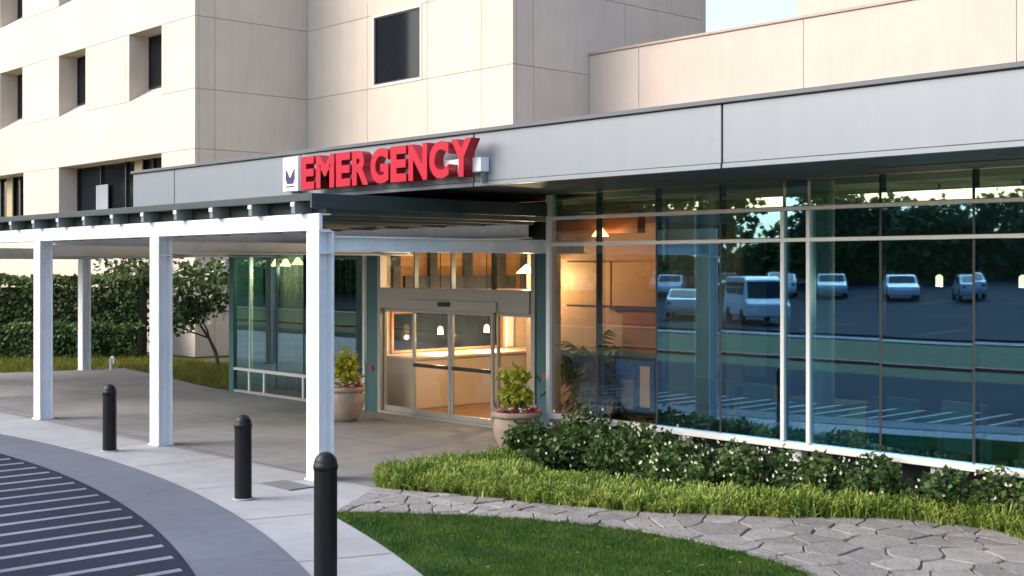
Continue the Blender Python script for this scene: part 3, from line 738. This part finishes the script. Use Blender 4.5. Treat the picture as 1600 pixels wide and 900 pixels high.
# ------------------------------------------------------------ canopy
can = thing('entrance_canopy', (-14.5, 9.6, 0), 'white steel post and beam canopy with a thin dark roof reaching out from the doors', 'canopy')
KX, KY = -14.5, 9.6
K = lambda name, m, *a, **k: part(name, m, can, KX, KY, *a, **k)
def hpost(x, y, lab=None):
    mb = MB(); X, Y = x-KX, y-KY
    for z0, z1 in ((.022, 3.09), (3.11, 3.38)):
        mb.box(X-.15, X+.15, Y-.125, Y-.10, z0, z1); mb.box(X-.15, X+.15, Y+.10, Y+.125, z0, z1); mb.box(X-.01, X+.01, Y-.10, Y+.10, z0, z1)
    o = mb.build('post', M['white'], can)
    MB().box(X-.17, X+.17, Y-.15, Y+.15, .005, .021).build('base_plate', M['white'], o)
    for z in (3.09, 3.382): MB().box(X-.148, X+.148, Y-.123, Y+.123, z, z+.018).build('stiffener', M['white'], o)
    return o
FPX = [-14.50, -19.12, -23.92, -28.72, -33.45]
for x in FPX: hpost(x, 9.6+.125)
hpost(-34.6, 15.25)
CL, CRr = -36.2, -14.345
def ibeam_x(name, x0, x1, y, z0, z1, hw=.09, m='white'):      # I section running along X
    mb = MB(); A, Bx, Y = x0-KX, x1-KX, y-KY; t_ = .022
    mb.box(A, Bx, Y-hw, Y+hw, z0, z0+t_); mb.box(A, Bx, Y-hw, Y+hw, z1-t_, z1); mb.box(A, Bx, Y-.01, Y+.01, z0+t_, z1-t_)
    return mb.build(name, M[m], can)
def ibeam_y(name, y0, y1, x, z0, z1, hw=.09, m='white'):
    mb = MB(); A, Bx, X = y0-KY, y1-KY, x-KX; t_ = .022
    mb.box(X-hw, X+hw, A, Bx, z0, z0+t_); mb.box(X-hw, X+hw, A, Bx, z1-t_, z1); mb.box(X-.01, X+.01, A, Bx, z0+t_, z1-t_)
    return mb.build(name, M[m], can)
K('front_beam', M['white'], CL, CRr, 9.6, 9.66, 3.402, 3.635, .006)
K('front_beam_flange', M['white'], CL, CRr-.01, 9.66, 9.80, 3.402, 3.42); K('front_beam_flange', M['white'], CL, CRr-.01, 9.66, 9.80, 3.615, 3.633)
ibeam_x('rear_beam', CL, -15.95, 14.98, 3.40, 3.66, .10)
ibeam_x('tie_beam', CL, -26.6, 15.25, 3.15, 3.40, .10)
for x in FPX:
    ibeam_y('side_beam', 9.86, 14.86 if x > -26 else 15.14, x, 3.125, 3.335, .10)
rx = -14.75
while rx > CL:
    K('rafter', M['rafter'], rx-.045, rx+.045, 9.45, 15.0, 3.64, 3.80)
    K('rafter_end', M['white'], rx-.045, rx+.045, 9.435, 9.449, 3.735, 3.79)
    rx -= 1.12
xx = CL
while xx < CRr-.1:
    e = min(xx+1.12, CRr); K('roof_sheet', M['deck'], xx+.004, e-.004, 9.50, 15.5 if e < -26.6 else 15.12, 3.805, 3.83); xx = e
K('roof_edge', M['deck'], CL, CRr, 9.455, 9.50, 3.80, 3.90, .004)
K('purlin', M['deck'], CL, CRr, 9.72, 9.80, 3.642, 3.802)
K('purlin', M['deck'], CL, CRr, 14.2, 14.3, 3.805-.0, 3.806) if False else None
K('roof_edge', M['deck'], CRr-.0, CRr+.045, 9.455, 13.85, 3.70, 3.90, .004)

# ------------------------------------------------------------ signs
def glyph(ch, x0, x1, z0, z1, y, depth, parent):
    cu = bpy.data.curves.new('t', 'FONT'); cu.body = ch; cu.extrude = .5; cu.offset = .045; cu.resolution_u = 5
    ob = bpy.data.objects.new('t', cu); COL.objects.link(ob); dg = bpy.context.evaluated_depsgraph_get(); dg.update()
    me = bpy.data.meshes.new_from_object(ob.evaluated_get(dg)); bpy.data.objects.remove(ob); bpy.data.curves.remove(cu)
    xs_ = [v.co.x for v in me.vertices]; ys_ = [v.co.y for v in me.vertices]; zs_ = [v.co.z for v in me.vertices]
    ax, bx, ay, by, az, bz = min(xs_), max(xs_), min(ys_), max(ys_), min(zs_), max(zs_)
    for v in me.vertices:
        X = x0+(v.co.x-ax)/(bx-ax)*(x1-x0); Z = z0+(v.co.y-ay)/(by-ay)*(z1-z0); Y = y+depth*(1-(v.co.z-az)/(bz-az))
        v.co = (X, Y, Z)
    me.materials.clear(); me.materials.append(M['red']); me.materials.append(M['redside'])
    me.update()
    for p in me.polygons: p.material_index = 0 if abs(p.normal.y) > .8 else 1
    return link(bpy.data.objects.new('letter', me), parent)
sg = thing('emergency_sign', (-15.2, 11.1, 4.15), 'large raised red letters spelling EMERGENCY on the grey fascia', 'sign')
word = 'EMERGENCY'; X0, X1 = -16.76, -12.68; wd = {'M': 1.18, 'G': 1.04, 'C': 1.0, 'N': 1.0, 'E': .88, 'R': .98, 'Y': 1.02}
tot = sum(wd[c] for c in word); gap = .05; sc = (X1-X0-gap*8)/tot; x = X0
for c in word:
    glyph(c, x+15.2, x+wd[c]*sc+15.2, -.04, .47, 10.88-11.1, .16, sg); x += wd[c]*sc+gap
MB().box(X0+15.2+.05, X1+15.2+.0, -.058, .095, .03, .22).build('raceway', M['signwhite'], sg, .006)
MB().box(X1+15.2-.07, X1+15.2-.05, .0, .09, -.12, .03).build('bracket', M['hub'], sg)
lg = thing('logo_sign', (-17.33, 11.18, 4.12), 'small white square logo sign with a navy emblem left of the red letters', 'sign')
MB().box(-.22, .22, -.13, .01, 0, .545).build('panel', M['signwhite'], lg, .006)
e = MB()                                                   # navy emblem: two outer uprights joined by a bowl, with a notch
em = [(-.13, .36), (-.13, .20), (-.085, .12), (.085, .12), (.13, .20), (.13, .36), (.07, .30), (.03, .24), (0, .21), (-.03, .24), (-.07, .30)]
def xz(pts, y0, y1):
    n = len(pts); return [(x, y0, z) for x, z in pts]+[(x, y1, z) for x, z in pts], [tuple(range(n)), tuple(range(2*n-1, n-1, -1))]+[(i, n+i, n+(i+1) % n, (i+1) % n) for i in range(n)]
v_, f_ = xz(em, -.137, -.131); e.add(v_, f_); e.build('emblem', M['navy'], lg)
MB().box(-.12, .12, -.136, -.131, .065, .085).build('emblem_line', M['navy'], lg)
e = MB(); v_, f_ = xz([(-.05, .36), (0, .31), (.05, .36), (.05, .42), (0, .45), (-.05, .42)], -.137, -.131); e.add(v_, f_); e.build('emblem_top', mat('pale_emblem', (.62, .64, .70), .5), lg)

# ------------------------------------------------------------ bollards
def bollard(x, y, h, r, label):
    t_ = thing('bollard', (x, y, 0), label, 'bollard', 'black bollards along the kerb band')
    MB().lathe([(r, .012), (r, h-r-.06)], 28).build('shaft', M['bollard'], t_, smooth=True)
    pr = [(r, h-r-.06), (r*1.06, h-r-.055), (r*1.06, h-r-.005), (r, h-r)]+[(r*math.cos(a), h-r+r*math.sin(a)) for a in [R(9*i) for i in range(0, 11)]]
    MB().lathe(pr, 28).build('domed_cap', M['bollard'], t_, smooth=True)
    MB().lathe([(r+.03, .004), (r+.03, .018), (r, .02)], 28).build('base_ring', M['kerb'], t_)
bollard(-9.71, 6.57, 1.21, .107, 'nearest and tallest black domed bollard in front of the first white post')
bollard(-13.94, 8.2, 1.06, .107, 'black domed bollard standing in the middle of the three')
bollard(-19.01, 8.79, 1.06, .107, 'farthest black domed bollard between the second and third white posts')

# ------------------------------------------------------------ foliage helpers
def leafy(mb, c, rad, n, size, seed, shape=2.0, droop=0., shell=.45, zmin=None):
    r_ = random.Random(seed)
    for _ in range(n):
        while True:
            d = Vector((r_.gauss(0, 1), r_.gauss(0, 1), r_.gauss(0, 1)))
            if d.length > .01: break
        d.normalize(); q = shell+(1-shell)*r_.random()**.6
        lump = 1+.28*pnoise(d*shape+Vector((seed*1.7, 0, 0)))+.14*pnoise(d*shape*2.7+Vector((0, seed, 0)))
        p = Vector((c[0]+d.x*rad[0]*q*lump, c[1]+d.y*rad[1]*q*lump, c[2]+d.z*rad[2]*q*lump))
        if zmin is not None and p.z < zmin: continue
        s = size*r_.uniform(.6, 1.4)
        a = Vector((r_.gauss(0, 1), r_.gauss(0, 1), r_.gauss(0, .7)-droop)).normalized(); b = a.orthogonal().normalized()
        b = (Matrix.Rotation(r_.uniform(0, 6.28), 3, a) @ b)*s*.38; a = a*s
        k = len(mb.v); mb.v += [tuple(p), tuple(p+a*.5+b), tuple(p+a), tuple(p+a*.5-b)]; mb.f.append((k, k+1, k+2, k+3)); mb.mi.append(0)
    return mb
# planters
def planter(x, y, label, seed):
    t_ = thing('planter_pot', (x, y, .004), label, 'plant pot', 'clay planter pots beside the doors')
    MB().lathe([(0, 0), (.20, 0), (.27, .08), (.345, .24), (.375, .38), (.365, .5), (.345, .555), (.345, .565)], 36).build('bowl', M['terracotta'], t_, smooth=True)
    MB().lathe([(.345, .565), (.385, .57), (.40, .60), (.395, .64), (.375, .66), (.345, .655), (.33, .6)], 36).build('rim', M['terracotta'], t_, smooth=True)
    MB().lathe([(.0, .60), (.34, .60)], 24).build('soil', M['soil'], t_)
    return t_
def potshrub(x, y, label, seed, hx):
    t_ = thing('potted_shrub', (x, y, .60), label, 'shrub', 'yellow-green shrubs in the planters')
    mb = MB(); rr = random.Random(seed)
    for k in range(9):
        a = rr.uniform(0, 6.28); mb.bar((0, 0, 0), (math.cos(a)*.16, math.sin(a)*.16, .32), .012, 4, .005)
    mb.build('stems', M['bark'], t_)
    mb = MB()
    for k in range(15):
        a = rr.uniform(0, 6.28); q = rr.uniform(0, .17)
        leafy(mb, (math.cos(a)*q*1.35, math.sin(a)*q*1.35, rr.uniform(.16, hx-.05)), (.15, .15, .14), 40, .10, seed*31+k, shell=.1)
    mb.build('foliage', M['leaf_yellow'], t_)
    fl = MB()
    for k in range(60):
        a = rr.uniform(0, 6.28); q = rr.uniform(.22, .36); leafy(fl, (math.cos(a)*q, math.sin(a)*q, .05+rr.random()*.07), (.03, .03, .02), 3, .05, k+seed)
    fl.build('flowers', M['petalred'], t_)['kind'] = 'stuff'
    fl = MB()
    for k in range(26):
        a = rr.uniform(0, 6.28); q = rr.uniform(.26, .36); leafy(fl, (math.cos(a)*q, math.sin(a)*q, .07+rr.random()*.06), (.03, .03, .02), 3, .05, k+seed+99)
    fl.build('white_flowers', M['petal'], t_)['kind'] = 'stuff'
planter(-14.5, 13.38, 'round clay planter pot right of the sliding doors beside the planted bed', 1)
planter(-19.72, 13.78, 'round clay planter pot left of the sliding doors behind the nearest white post', 2)
potshrub(-14.5, 13.38, 'yellow-green shrub with red flowers growing in the right planter pot', 4, .72)
potshrub(-19.72, 13.78, 'small yellow-green shrub growing in the left planter pot', 8, .66)

# lime border of strappy leaves along the bed edge
def blade3(mb, x, y, a, h, out, wid, z0=0):
    dx, dy = math.cos(a), math.sin(a); sx_, sy_ = -dy*wid, dx*wid
    pts = [(0, 0, 1), (.30*out, .62*h, .9), (.75*out, 1.0*h, .6), (1.15*out, .88*h, .05)]
    k = len(mb.v)
    for (o_, z, ww) in pts:
        mb.v.append((x+dx*o_-sx_*ww, y+dy*o_-sy_*ww, z0+z)); mb.v.append((x+dx*o_+sx_*ww, y+dy*o_+sy_*ww, z0+z))
    for j in range(3): mb.f.append((k+2*j, k+2*j+1, k+2*j+3, k+2*j+2)); mb.mi.append(0)
mb = MB(); rb = random.Random(21)
BACK = [(-14.05, 10.6), (-13.4, 11.4), (-12.6, 11.75), (-11.8, 11.9), (-11.0, 12.05), (-10.3, 12.2), (-9.6, 12.5), (-9.0, 12.9), (-8.3, 13.35), (-7.2, 13.75), (-6.2, 13.75), (-5.0, 13.4), (-3.8, 12.4), (-2.6, 10.6), (-1.7, 8.2), (-1.3, 5)]
FRONT = [(-13.45, 10.0)]+BED_FRONT[:-1]
LEFTEND = [(-14.75, 13.2), (-14.1, 10.7)]
nb = 0
for k in range(1500):
    s = rb.random()**1.25*.86; tt = rb.random()
    a = interp(FRONT, s); b = interp(BACK, s); x = a[0]+(b[0]-a[0])*tt; y = a[1]+(b[1]-a[1])*tt
    hh = rb.uniform(.13, .26)*(1+.35*pnoise(Vector((x*2, y*2, 3))))*(1 if tt > .15 else .8)
    for q in range(22):
        an = rb.uniform(0, 6.28); blade3(mb, x+rb.gauss(0, .04), y+rb.gauss(0, .04), an, hh*rb.uniform(.6, 1.15), rb.uniform(.07, .2), .0115, .01)
for k in range(330):                                        # the tongue of the same planting up to the pot
    a = (-14.0+rb.random()*1.5, 10.7+rb.random()*2.4)
    if a[0] < -14.03-(a[1]-10.6)*.26+.08: continue
    hh = rb.uniform(.16, .26)
    for q in range(20): blade3(mb, a[0]+rb.gauss(0, .04), a[1]+rb.gauss(0, .04), rb.uniform(0, 6.28), hh*rb.uniform(.6, 1.15), rb.uniform(.07, .18), .0115, .01)
dry = MB()
for k in range(2600):
    s = rb.random()*.86; tt = rb.random()**1.6; a = interp(FRONT, s); b = interp(BACK, s); x = a[0]+(b[0]-a[0])*tt; y = a[1]+(b[1]-a[1])*tt
    blade3(dry, x, y, rb.uniform(0, 6.28), rb.uniform(.10, .24), rb.uniform(.08, .22), .008, .01)
tag(dry.build('dry_border_leaves', M['blade_dry']), kind='stuff')
tag(mb.build('border_planting', M['leaf_lime']), kind='stuff')

# flowering bushes under the glass, each a thing
spots = [(-13.62, 13.2, .34, .50), (-13.3, 12.7, .42, .55), (-12.6, 13.2, .44, .62), (-13.05, 13.45, .30, .80), (-11.85, 12.75, .45, .58), (-11.3, 13.3, .40, .70), (-10.7, 12.9, .44, .62),
         (-10.1, 13.35, .38, .56), (-9.6, 12.95, .40, .58), (-8.9, 13.4, .36, .50), (-8.2, 13.55, .32, .55), (-7.4, 13.72, .28, .45), (-6.6, 13.7, .34, .55), (-5.7, 13.6, .40, .60), (-4.7, 13.3, .45, .6), (-12.0, 13.5, .3, .6), (-10.4, 12.45, .34, .42), (-12.6, 12.4, .36, .46)]
desc = ['rounded dark green bush touching the right planter pot', 'dark green bush just right of the planter with few blooms', 'leafy bush below the corner glass post sill',
 'tall thin upright bush reaching over the white sill left of the blue poster', 'dark bush in the middle left of the bed', 'tall bush under the pale inside column', 'white-flowered bush left of the double mullion',
 'bush directly below the double white mullion', 'low white-flowered bush right of the double mullion', 'sparse bush in front of the dark plinth gap', 'white-flowered bush below the second bay, right part',
 'small flowering bush squeezed between path curve and glass', 'flowering bush at the right where the path comes nearest the glass', 'bush at the far right edge with white blooms', 'bush outside the right edge of the bed curve',
 'narrow bush pressed against the sill behind the others', 'low front bush with many white blooms left of centre', 'low front bush behind the lime border, left']
for i, ((x, y, r_, h_), d_) in enumerate(zip(spots, desc)):
    r_ *= 1.3; h_ *= .98 if i < 8 else 1.05; y -= .12
    t_ = thing('flowering_bush', (x, y, 0), d_, 'bush', 'white-flowering bushes under the glass wall')
    rr = random.Random(i+50)
    mb = MB()
    for k in range(6): a = rr.uniform(0, 6.28); mb.bar((0, 0, 0), (math.cos(a)*r_*.5, math.sin(a)*r_*.5, h_*.7), .01, 4, .004)
    mb.build('stems', M['bark'], t_)
    mb = MB()
    for k in range(20):
        a = rr.uniform(0, 6.28); q = rr.uniform(0, r_*.8); leafy(mb, (math.cos(a)*q, min(math.sin(a)*q, 13.75-y-.12), rr.uniform(.10, h_-.05)), (.19, .16, .17), 100, rr.uniform(.055, .085), i*40+k, shell=.2, zmin=.01)
    mb.build('foliage', M['leaf_dark' if i % 3 else 'leaf_mid'], t_)
    fl = MB()
    for k in range(rr.randint(22, 48) if i > 4 else 16):
        a = rr.uniform(0, 6.28); q = rr.uniform(.1, r_*1.05); c = (math.cos(a)*q, math.sin(a)*q, rr.uniform(.12, h_+.06))
        for p in range(5):
            t2 = p*1.257; s_ = rr.uniform(.012, .027)
            fl.add([c, (c[0]+math.cos(t2)*s_, c[1]-.01, c[2]+math.sin(t2)*s_), (c[0]+math.cos(t2+1)*s_, c[1]-.012, c[2]+math.sin(t2+1)*s_)], [(0, 1, 2)])
    fl.build('flowers', M['petal'], t_)['kind'] = 'stuff'

# ------------------------------------------------------------ hedges and trees beyond the plaza
def hedge(name, pts, wid, z1, n, size, m, label, seed):
    t_ = thing(name, (pts[0][0], pts[0][1], 0), label, 'hedge'); mb = MB(); r_ = random.Random(seed); core = MB()
    for a, b in zip(pts, pts[1:]):
        a = Vector(a); b = Vector(b); d = (b-a); L = d.length; d.normalize(); nn = Vector((-d.y, d.x)); o = Vector(pts[0])
        c = [a-nn*wid*.36-o, b-nn*wid*.36-o, b+nn*wid*.36-o, a+nn*wid*.36-o]
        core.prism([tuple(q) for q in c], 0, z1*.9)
        for _ in range(int(n*L)):
            s = r_.random()*L; face = r_.random()
            if face < .62: q = (wid/2)*(1 if r_.random() < .5 else -1); z = r_.uniform(0, z1)
            else: q = r_.uniform(-wid/2, wid/2); z = z1
            bumpy = .14*pnoise(Vector((s*1.1, z*1.3, seed+q)))+.06*pnoise(Vector((s*4, z*4, seed)))
            p = a-o+d*s; q += math.copysign(bumpy+r_.gauss(0, .04), q) if face < .62 else 0
            if face >= .62: z += bumpy+r_.gauss(0, .04)
            P3 = Vector((p.x+nn.x*q, p.y+nn.y*q, z)); sz = size*r_.uniform(.6, 1.4)
            A = Vector((r_.gauss(0, 1), r_.gauss(0, 1), r_.gauss(0, 1))).normalized(); Bv = A.orthogonal().normalized()*sz*.4; A *= sz
            k = len(mb.v); mb.v += [tuple(P3), tuple(P3+A*.5+Bv), tuple(P3+A), tuple(P3+A*.5-Bv)]; mb.f.append((k, k+1, k+2, k+3)); mb.mi.append(0)
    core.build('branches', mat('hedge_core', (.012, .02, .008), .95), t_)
    mb.build('foliage', m, t_)
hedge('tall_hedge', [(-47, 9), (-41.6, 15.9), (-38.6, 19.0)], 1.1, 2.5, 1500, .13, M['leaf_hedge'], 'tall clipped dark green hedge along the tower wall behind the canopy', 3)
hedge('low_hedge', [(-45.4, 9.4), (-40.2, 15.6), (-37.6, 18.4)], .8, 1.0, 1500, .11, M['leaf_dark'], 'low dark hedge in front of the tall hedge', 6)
def tree(name, x, y, z, h, cr, label, cat, seed, m, nl, ls, trunk=.09, lean=0., flowers=0, group=None, parts=True, clumps=14):
    t_ = thing(name, (x, y, z), label, cat, group); r_ = random.Random(seed)
    tk = MB(); tips = []
    def limb(p, d, L, r0, lv):
        q = p
        for j in range(4):
            d = (d+Vector((r_.gauss(0, .16), r_.gauss(0, .16), .05))).normalized(); n_ = q+d*L/4
            tk.bar(q, n_, r0*(1-j*.18), 6, r0*(1-(j+1)*.18)); q = n_
            if lv and j >= 1:
                for _ in range(2):
                    dd = (d+Vector((r_.gauss(0, .8), r_.gauss(0, .8), r_.uniform(-.1, .5)))).normalized(); limb(q, dd, L*.55, r0*.45, lv-1)
        tips.append(q)
    limb(Vector((0, 0, 0)), Vector((lean, 0, 1)).normalized(), h*.62, trunk, 2)
    tk.build('trunk', M['bark'], t_)
    mb = MB()
    for k, q in enumerate(tips):
        leafy(mb, q, (cr, cr, cr*.75), nl, ls, seed*77+k, shell=.15)
    mb.build('crown', m, t_)
    if flowers:
        fl = MB()
        for k, q in enumerate(tips):
            leafy(fl, q, (cr*1.1, cr*1.1, cr*.9), flowers, ls*.8, seed*17+k, shell=.3)
        fl.build('blossom', M['petal'], t_)
    return t_
tree('small_tree', -33.0, 18.6, -.02, 3.0, .45, 'sprawling white-blossomed small tree against the beige wall left of the glass', 'tree', 5, M['leaf_tree'], 34, .17, .07, .1, 8)
tree('small_tree', -31.5, 18.9, -.02, 2.6, .40, 'thin leafy small tree close to the left end of the glass wall', 'tree', 9, M['leaf_tree'], 22, .15, .05, -.2, 6)
tree('small_tree', -39.3, 19.2, -.02, 3.9, .42, 'leafy tree poking above the hedge between the second and third posts', 'tree', 12, M['leaf_tree'], 26, .18, .08, 0, 5)
tree('small_tree', -44.4, 14.2, -.02, 4.0, .45, 'leafy tree poking above the hedge at the far left', 'tree', 15, M['leaf_tree'], 26, .18, .08, 0, 3)
# white bent pipe on the plaza edge by the far post
vp = thing('vent_pipe', (-34.0, 15.75, 0), 'small white bent vent pipe at the foot of the far canopy post', 'pipe')
mb = MB(); pts = [(0, 0, 0), (0, 0, .28)]+[(.10-.10*math.cos(R(a)), 0, .28+.10*math.sin(R(a))) for a in (30, 60, 90, 120, 150, 180)]+[(.2, 0, .2)]
for a, b in zip(pts, pts[1:]): mb.bar(a, b, .032, 10)
mb.build('pipe', M['steel'], vp)

# ------------------------------------------------------------ parking area in front (mirrored by the glass)
def car(x, y, rz, paint, label, van=False, src=None):
    z = hgt(x, y)+.06
    t_ = thing('parked_van' if van else 'parked_car', (x, y, z), label, 'van' if van else 'car', 'vehicles in the parking area', rz)
    if van: prof = [(-2.5, .35), (2.5, .35), (2.55, .9), (2.1, 1.15), (1.5, 1.95), (1.2, 2.1), (-2.4, 2.1), (-2.52, 1.9), (-2.55, .6)]
    else: prof = [(-2.2, .28), (2.2, .28), (2.25, .6), (2.1, .78), (1.1, .95), (.45, 1.40), (-.2, 1.46), (-1.0, 1.42), (-1.75, 1.02), (-2.2, .95), (-2.25, .55)]
    hw = .95 if van else .88; n = len(prof); mb = MB()
    vs = []
    for s in (-1, 1):
        for px, pz in prof: vs.append((px, s*(hw if pz < 1.0 else hw-.16*(pz-1.0)), pz))
    mb.add(vs, [tuple(range(n-1, -1, -1)), tuple(range(n, 2*n))]+[(i, (i+1) % n, n+(i+1) % n, n+i) for i in range(n)][::1])
    body = mb.build('body', paint, t_, .05)
    gl = MB()
    for s in (-1, 1):
        if van:
            for a, b in ((-2.2, -1.2), (-1.05, -.05), (.1, 1.35)): gl.box(a, b, min(s*(hw-.13), s*(hw-.09)), max(s*(hw-.13), s*(hw-.09)), 1.25, 1.85)
        else:
            gl.add([(-1.35, s*(hw-.02), 1.0), (.95, s*(hw-.02), 1.0), (.38, s*(hw-.055), 1.34), (-.95, s*(hw-.055), 1.34)], [(0, 1, 2, 3)])
    if van:
        gl.add([(2.12, -.8, 1.16), (2.12, .8, 1.16), (1.56, .72, 1.9), (1.56, -.72, 1.9)], [(0, 1, 2, 3)]); gl.box(-2.56, -2.50, -.75, -.05, 1.15, 1.8); gl.box(-2.56, -2.50, .05, .75, 1.15, 1.8)
    else:
        gl.add([(1.08, -.74, .99), (1.08, .74, .99), (.48, .68, 1.39), (.48, -.68, 1.39)], [(0, 1, 2, 3)]); gl.add([(-1.08, -.68, 1.41), (-1.08, .68, 1.41), (-1.74, .74, 1.06), (-1.74, -.74, 1.06)], [(0, 1, 2, 3)])
    gl.build('windows', M['carglass'], t_)
    for sx_ in (-1, 1):
        for s in (-1, 1):
            wv = MB().lathe([(.0, -.1), (.2, -.1), (.33, -.09), (.34, 0), (.33, .09), (.0, .1)], 16).build('wheel', M['tire'], t_); wv.rotation_euler = (R(90), 0, 0); wv.location = (sx_*1.4, s*(hw-.06), .34)
    for s in (-1, 1):
        MB().box(2.2 if not van else 2.5, 2.27 if not van else 2.57, s*.65-.14, s*.65+.14, .6, .75).build('headlight', M['signwhite'], t_)
        MB().box(-2.27 if not van else -2.57, -2.2, s*.7-.1, s*.7+.1, .7, .85).build('tail_light', M['petalred'], t_)
paints = {k: mat('paint_'+k, c, .25, .01, metal=.2) for k, c in dict(white=(.8, .8, .8), silver=(.5, .52, .54), black=(.02, .02, .02), red=(.4, .02, .02), blue=(.04, .1, .3), tan=(.4, .33, .22)).items()}
car(-35.2, -19.6, R(40), paints['white'], 'white van parked nose out, mirrored in the glass beside the double mullion', True)
cl = [('silver', -41.6, -22.5, 'silver car parked beyond the van, mirrored just left of it beside the inside column')]
names = ['above the palm', 'over the warm wall', 'left of the column', 'behind the column', 'left of the van roof', 'behind the van', 'at the double mullion', 'right of the double mullion', 'in the second bay, left', 'in the second bay, middle', 'in the second bay, right', 'near the right edge', 'at the right edge']
cols_ = ['white', 'silver', 'red', 'white', 'black', 'white', 'silver', 'white', 'silver', 'blue', 'white', 'silver', 'white']
for k in range(13): cl.append((cols_[k], -70+k*4.3, -39.5-.4*(k % 3)-(6 if k in (2, 9) else 0), '%s car in the far parking row, mirrored small %s' % (cols_[k], names[k])))
for i, (p, x, y, lb) in enumerate(cl): car(x, y, R(55) if i % 3 else R(235), paints[p], lb)
# trees across the parking area: a ragged wood along the far edge, with trees standing in front of it
WL = [(-125, -10), (-100, -26), (-78, -40), (-62, -51), (-50, -60), (-36, -70), (-15, -80), (20, -90)]
mb = MB(); rt = random.Random(8)
for k in range(720):
    f = rt.random(); x, y = interp(WL, f); y -= rt.uniform(0, 5)
    top = 15 if x < -57 else 5.6+1.2*pnoise(Vector((x*.15, 0, 0)))*2
    zc = rt.random()**.8*top if k % 3 else rt.random()*2.5
    leafy(mb, (x+rt.gauss(0, 1), y, hgt(x, y)+zc), (2.6, 2.2, 1.7), 190, .62, 500+k, shell=.2)
for k in range(60):
    f = k/59; x, y = interp(WL, f); b = len(mb.v)
tag(mb.build('woodland', M['leaf_hedge']), kind='stuff')
ct = []
for k in range(10): ct.append((-118+k*11.5+rt.uniform(-2, 2)))
lab = ['far left', 'left of the back row of cars', 'behind the blue car', 'behind the white van', 'right of the white van', 'behind the red car', 'over the middle of the back row', 'over the right part of the back row', 'towards the right edge', 'beyond the right edge']
bigp = tree('broad_tree', 0, 0, 0, 9.5, 1.6, 'x', 'tree', 31, M['leaf_tree'], 60, .55, .22, group='trees across the parking area')
for k in range(10):
    x, y = interp(WL, .06+k*.088); y += 2.5; x += 1.5
    c = bigp if k == 0 else copy_tree(bigp)
    sc_ = 1.15 if x < -57 else .62
    c.location = (x, y, hgt(x, y)-.1); c.scale = (sc_, sc_, sc_); c.rotation_euler = (0, 0, k*1.7)
    c['label'] = 'leafy tree before the wood, mirrored '+lab[k]
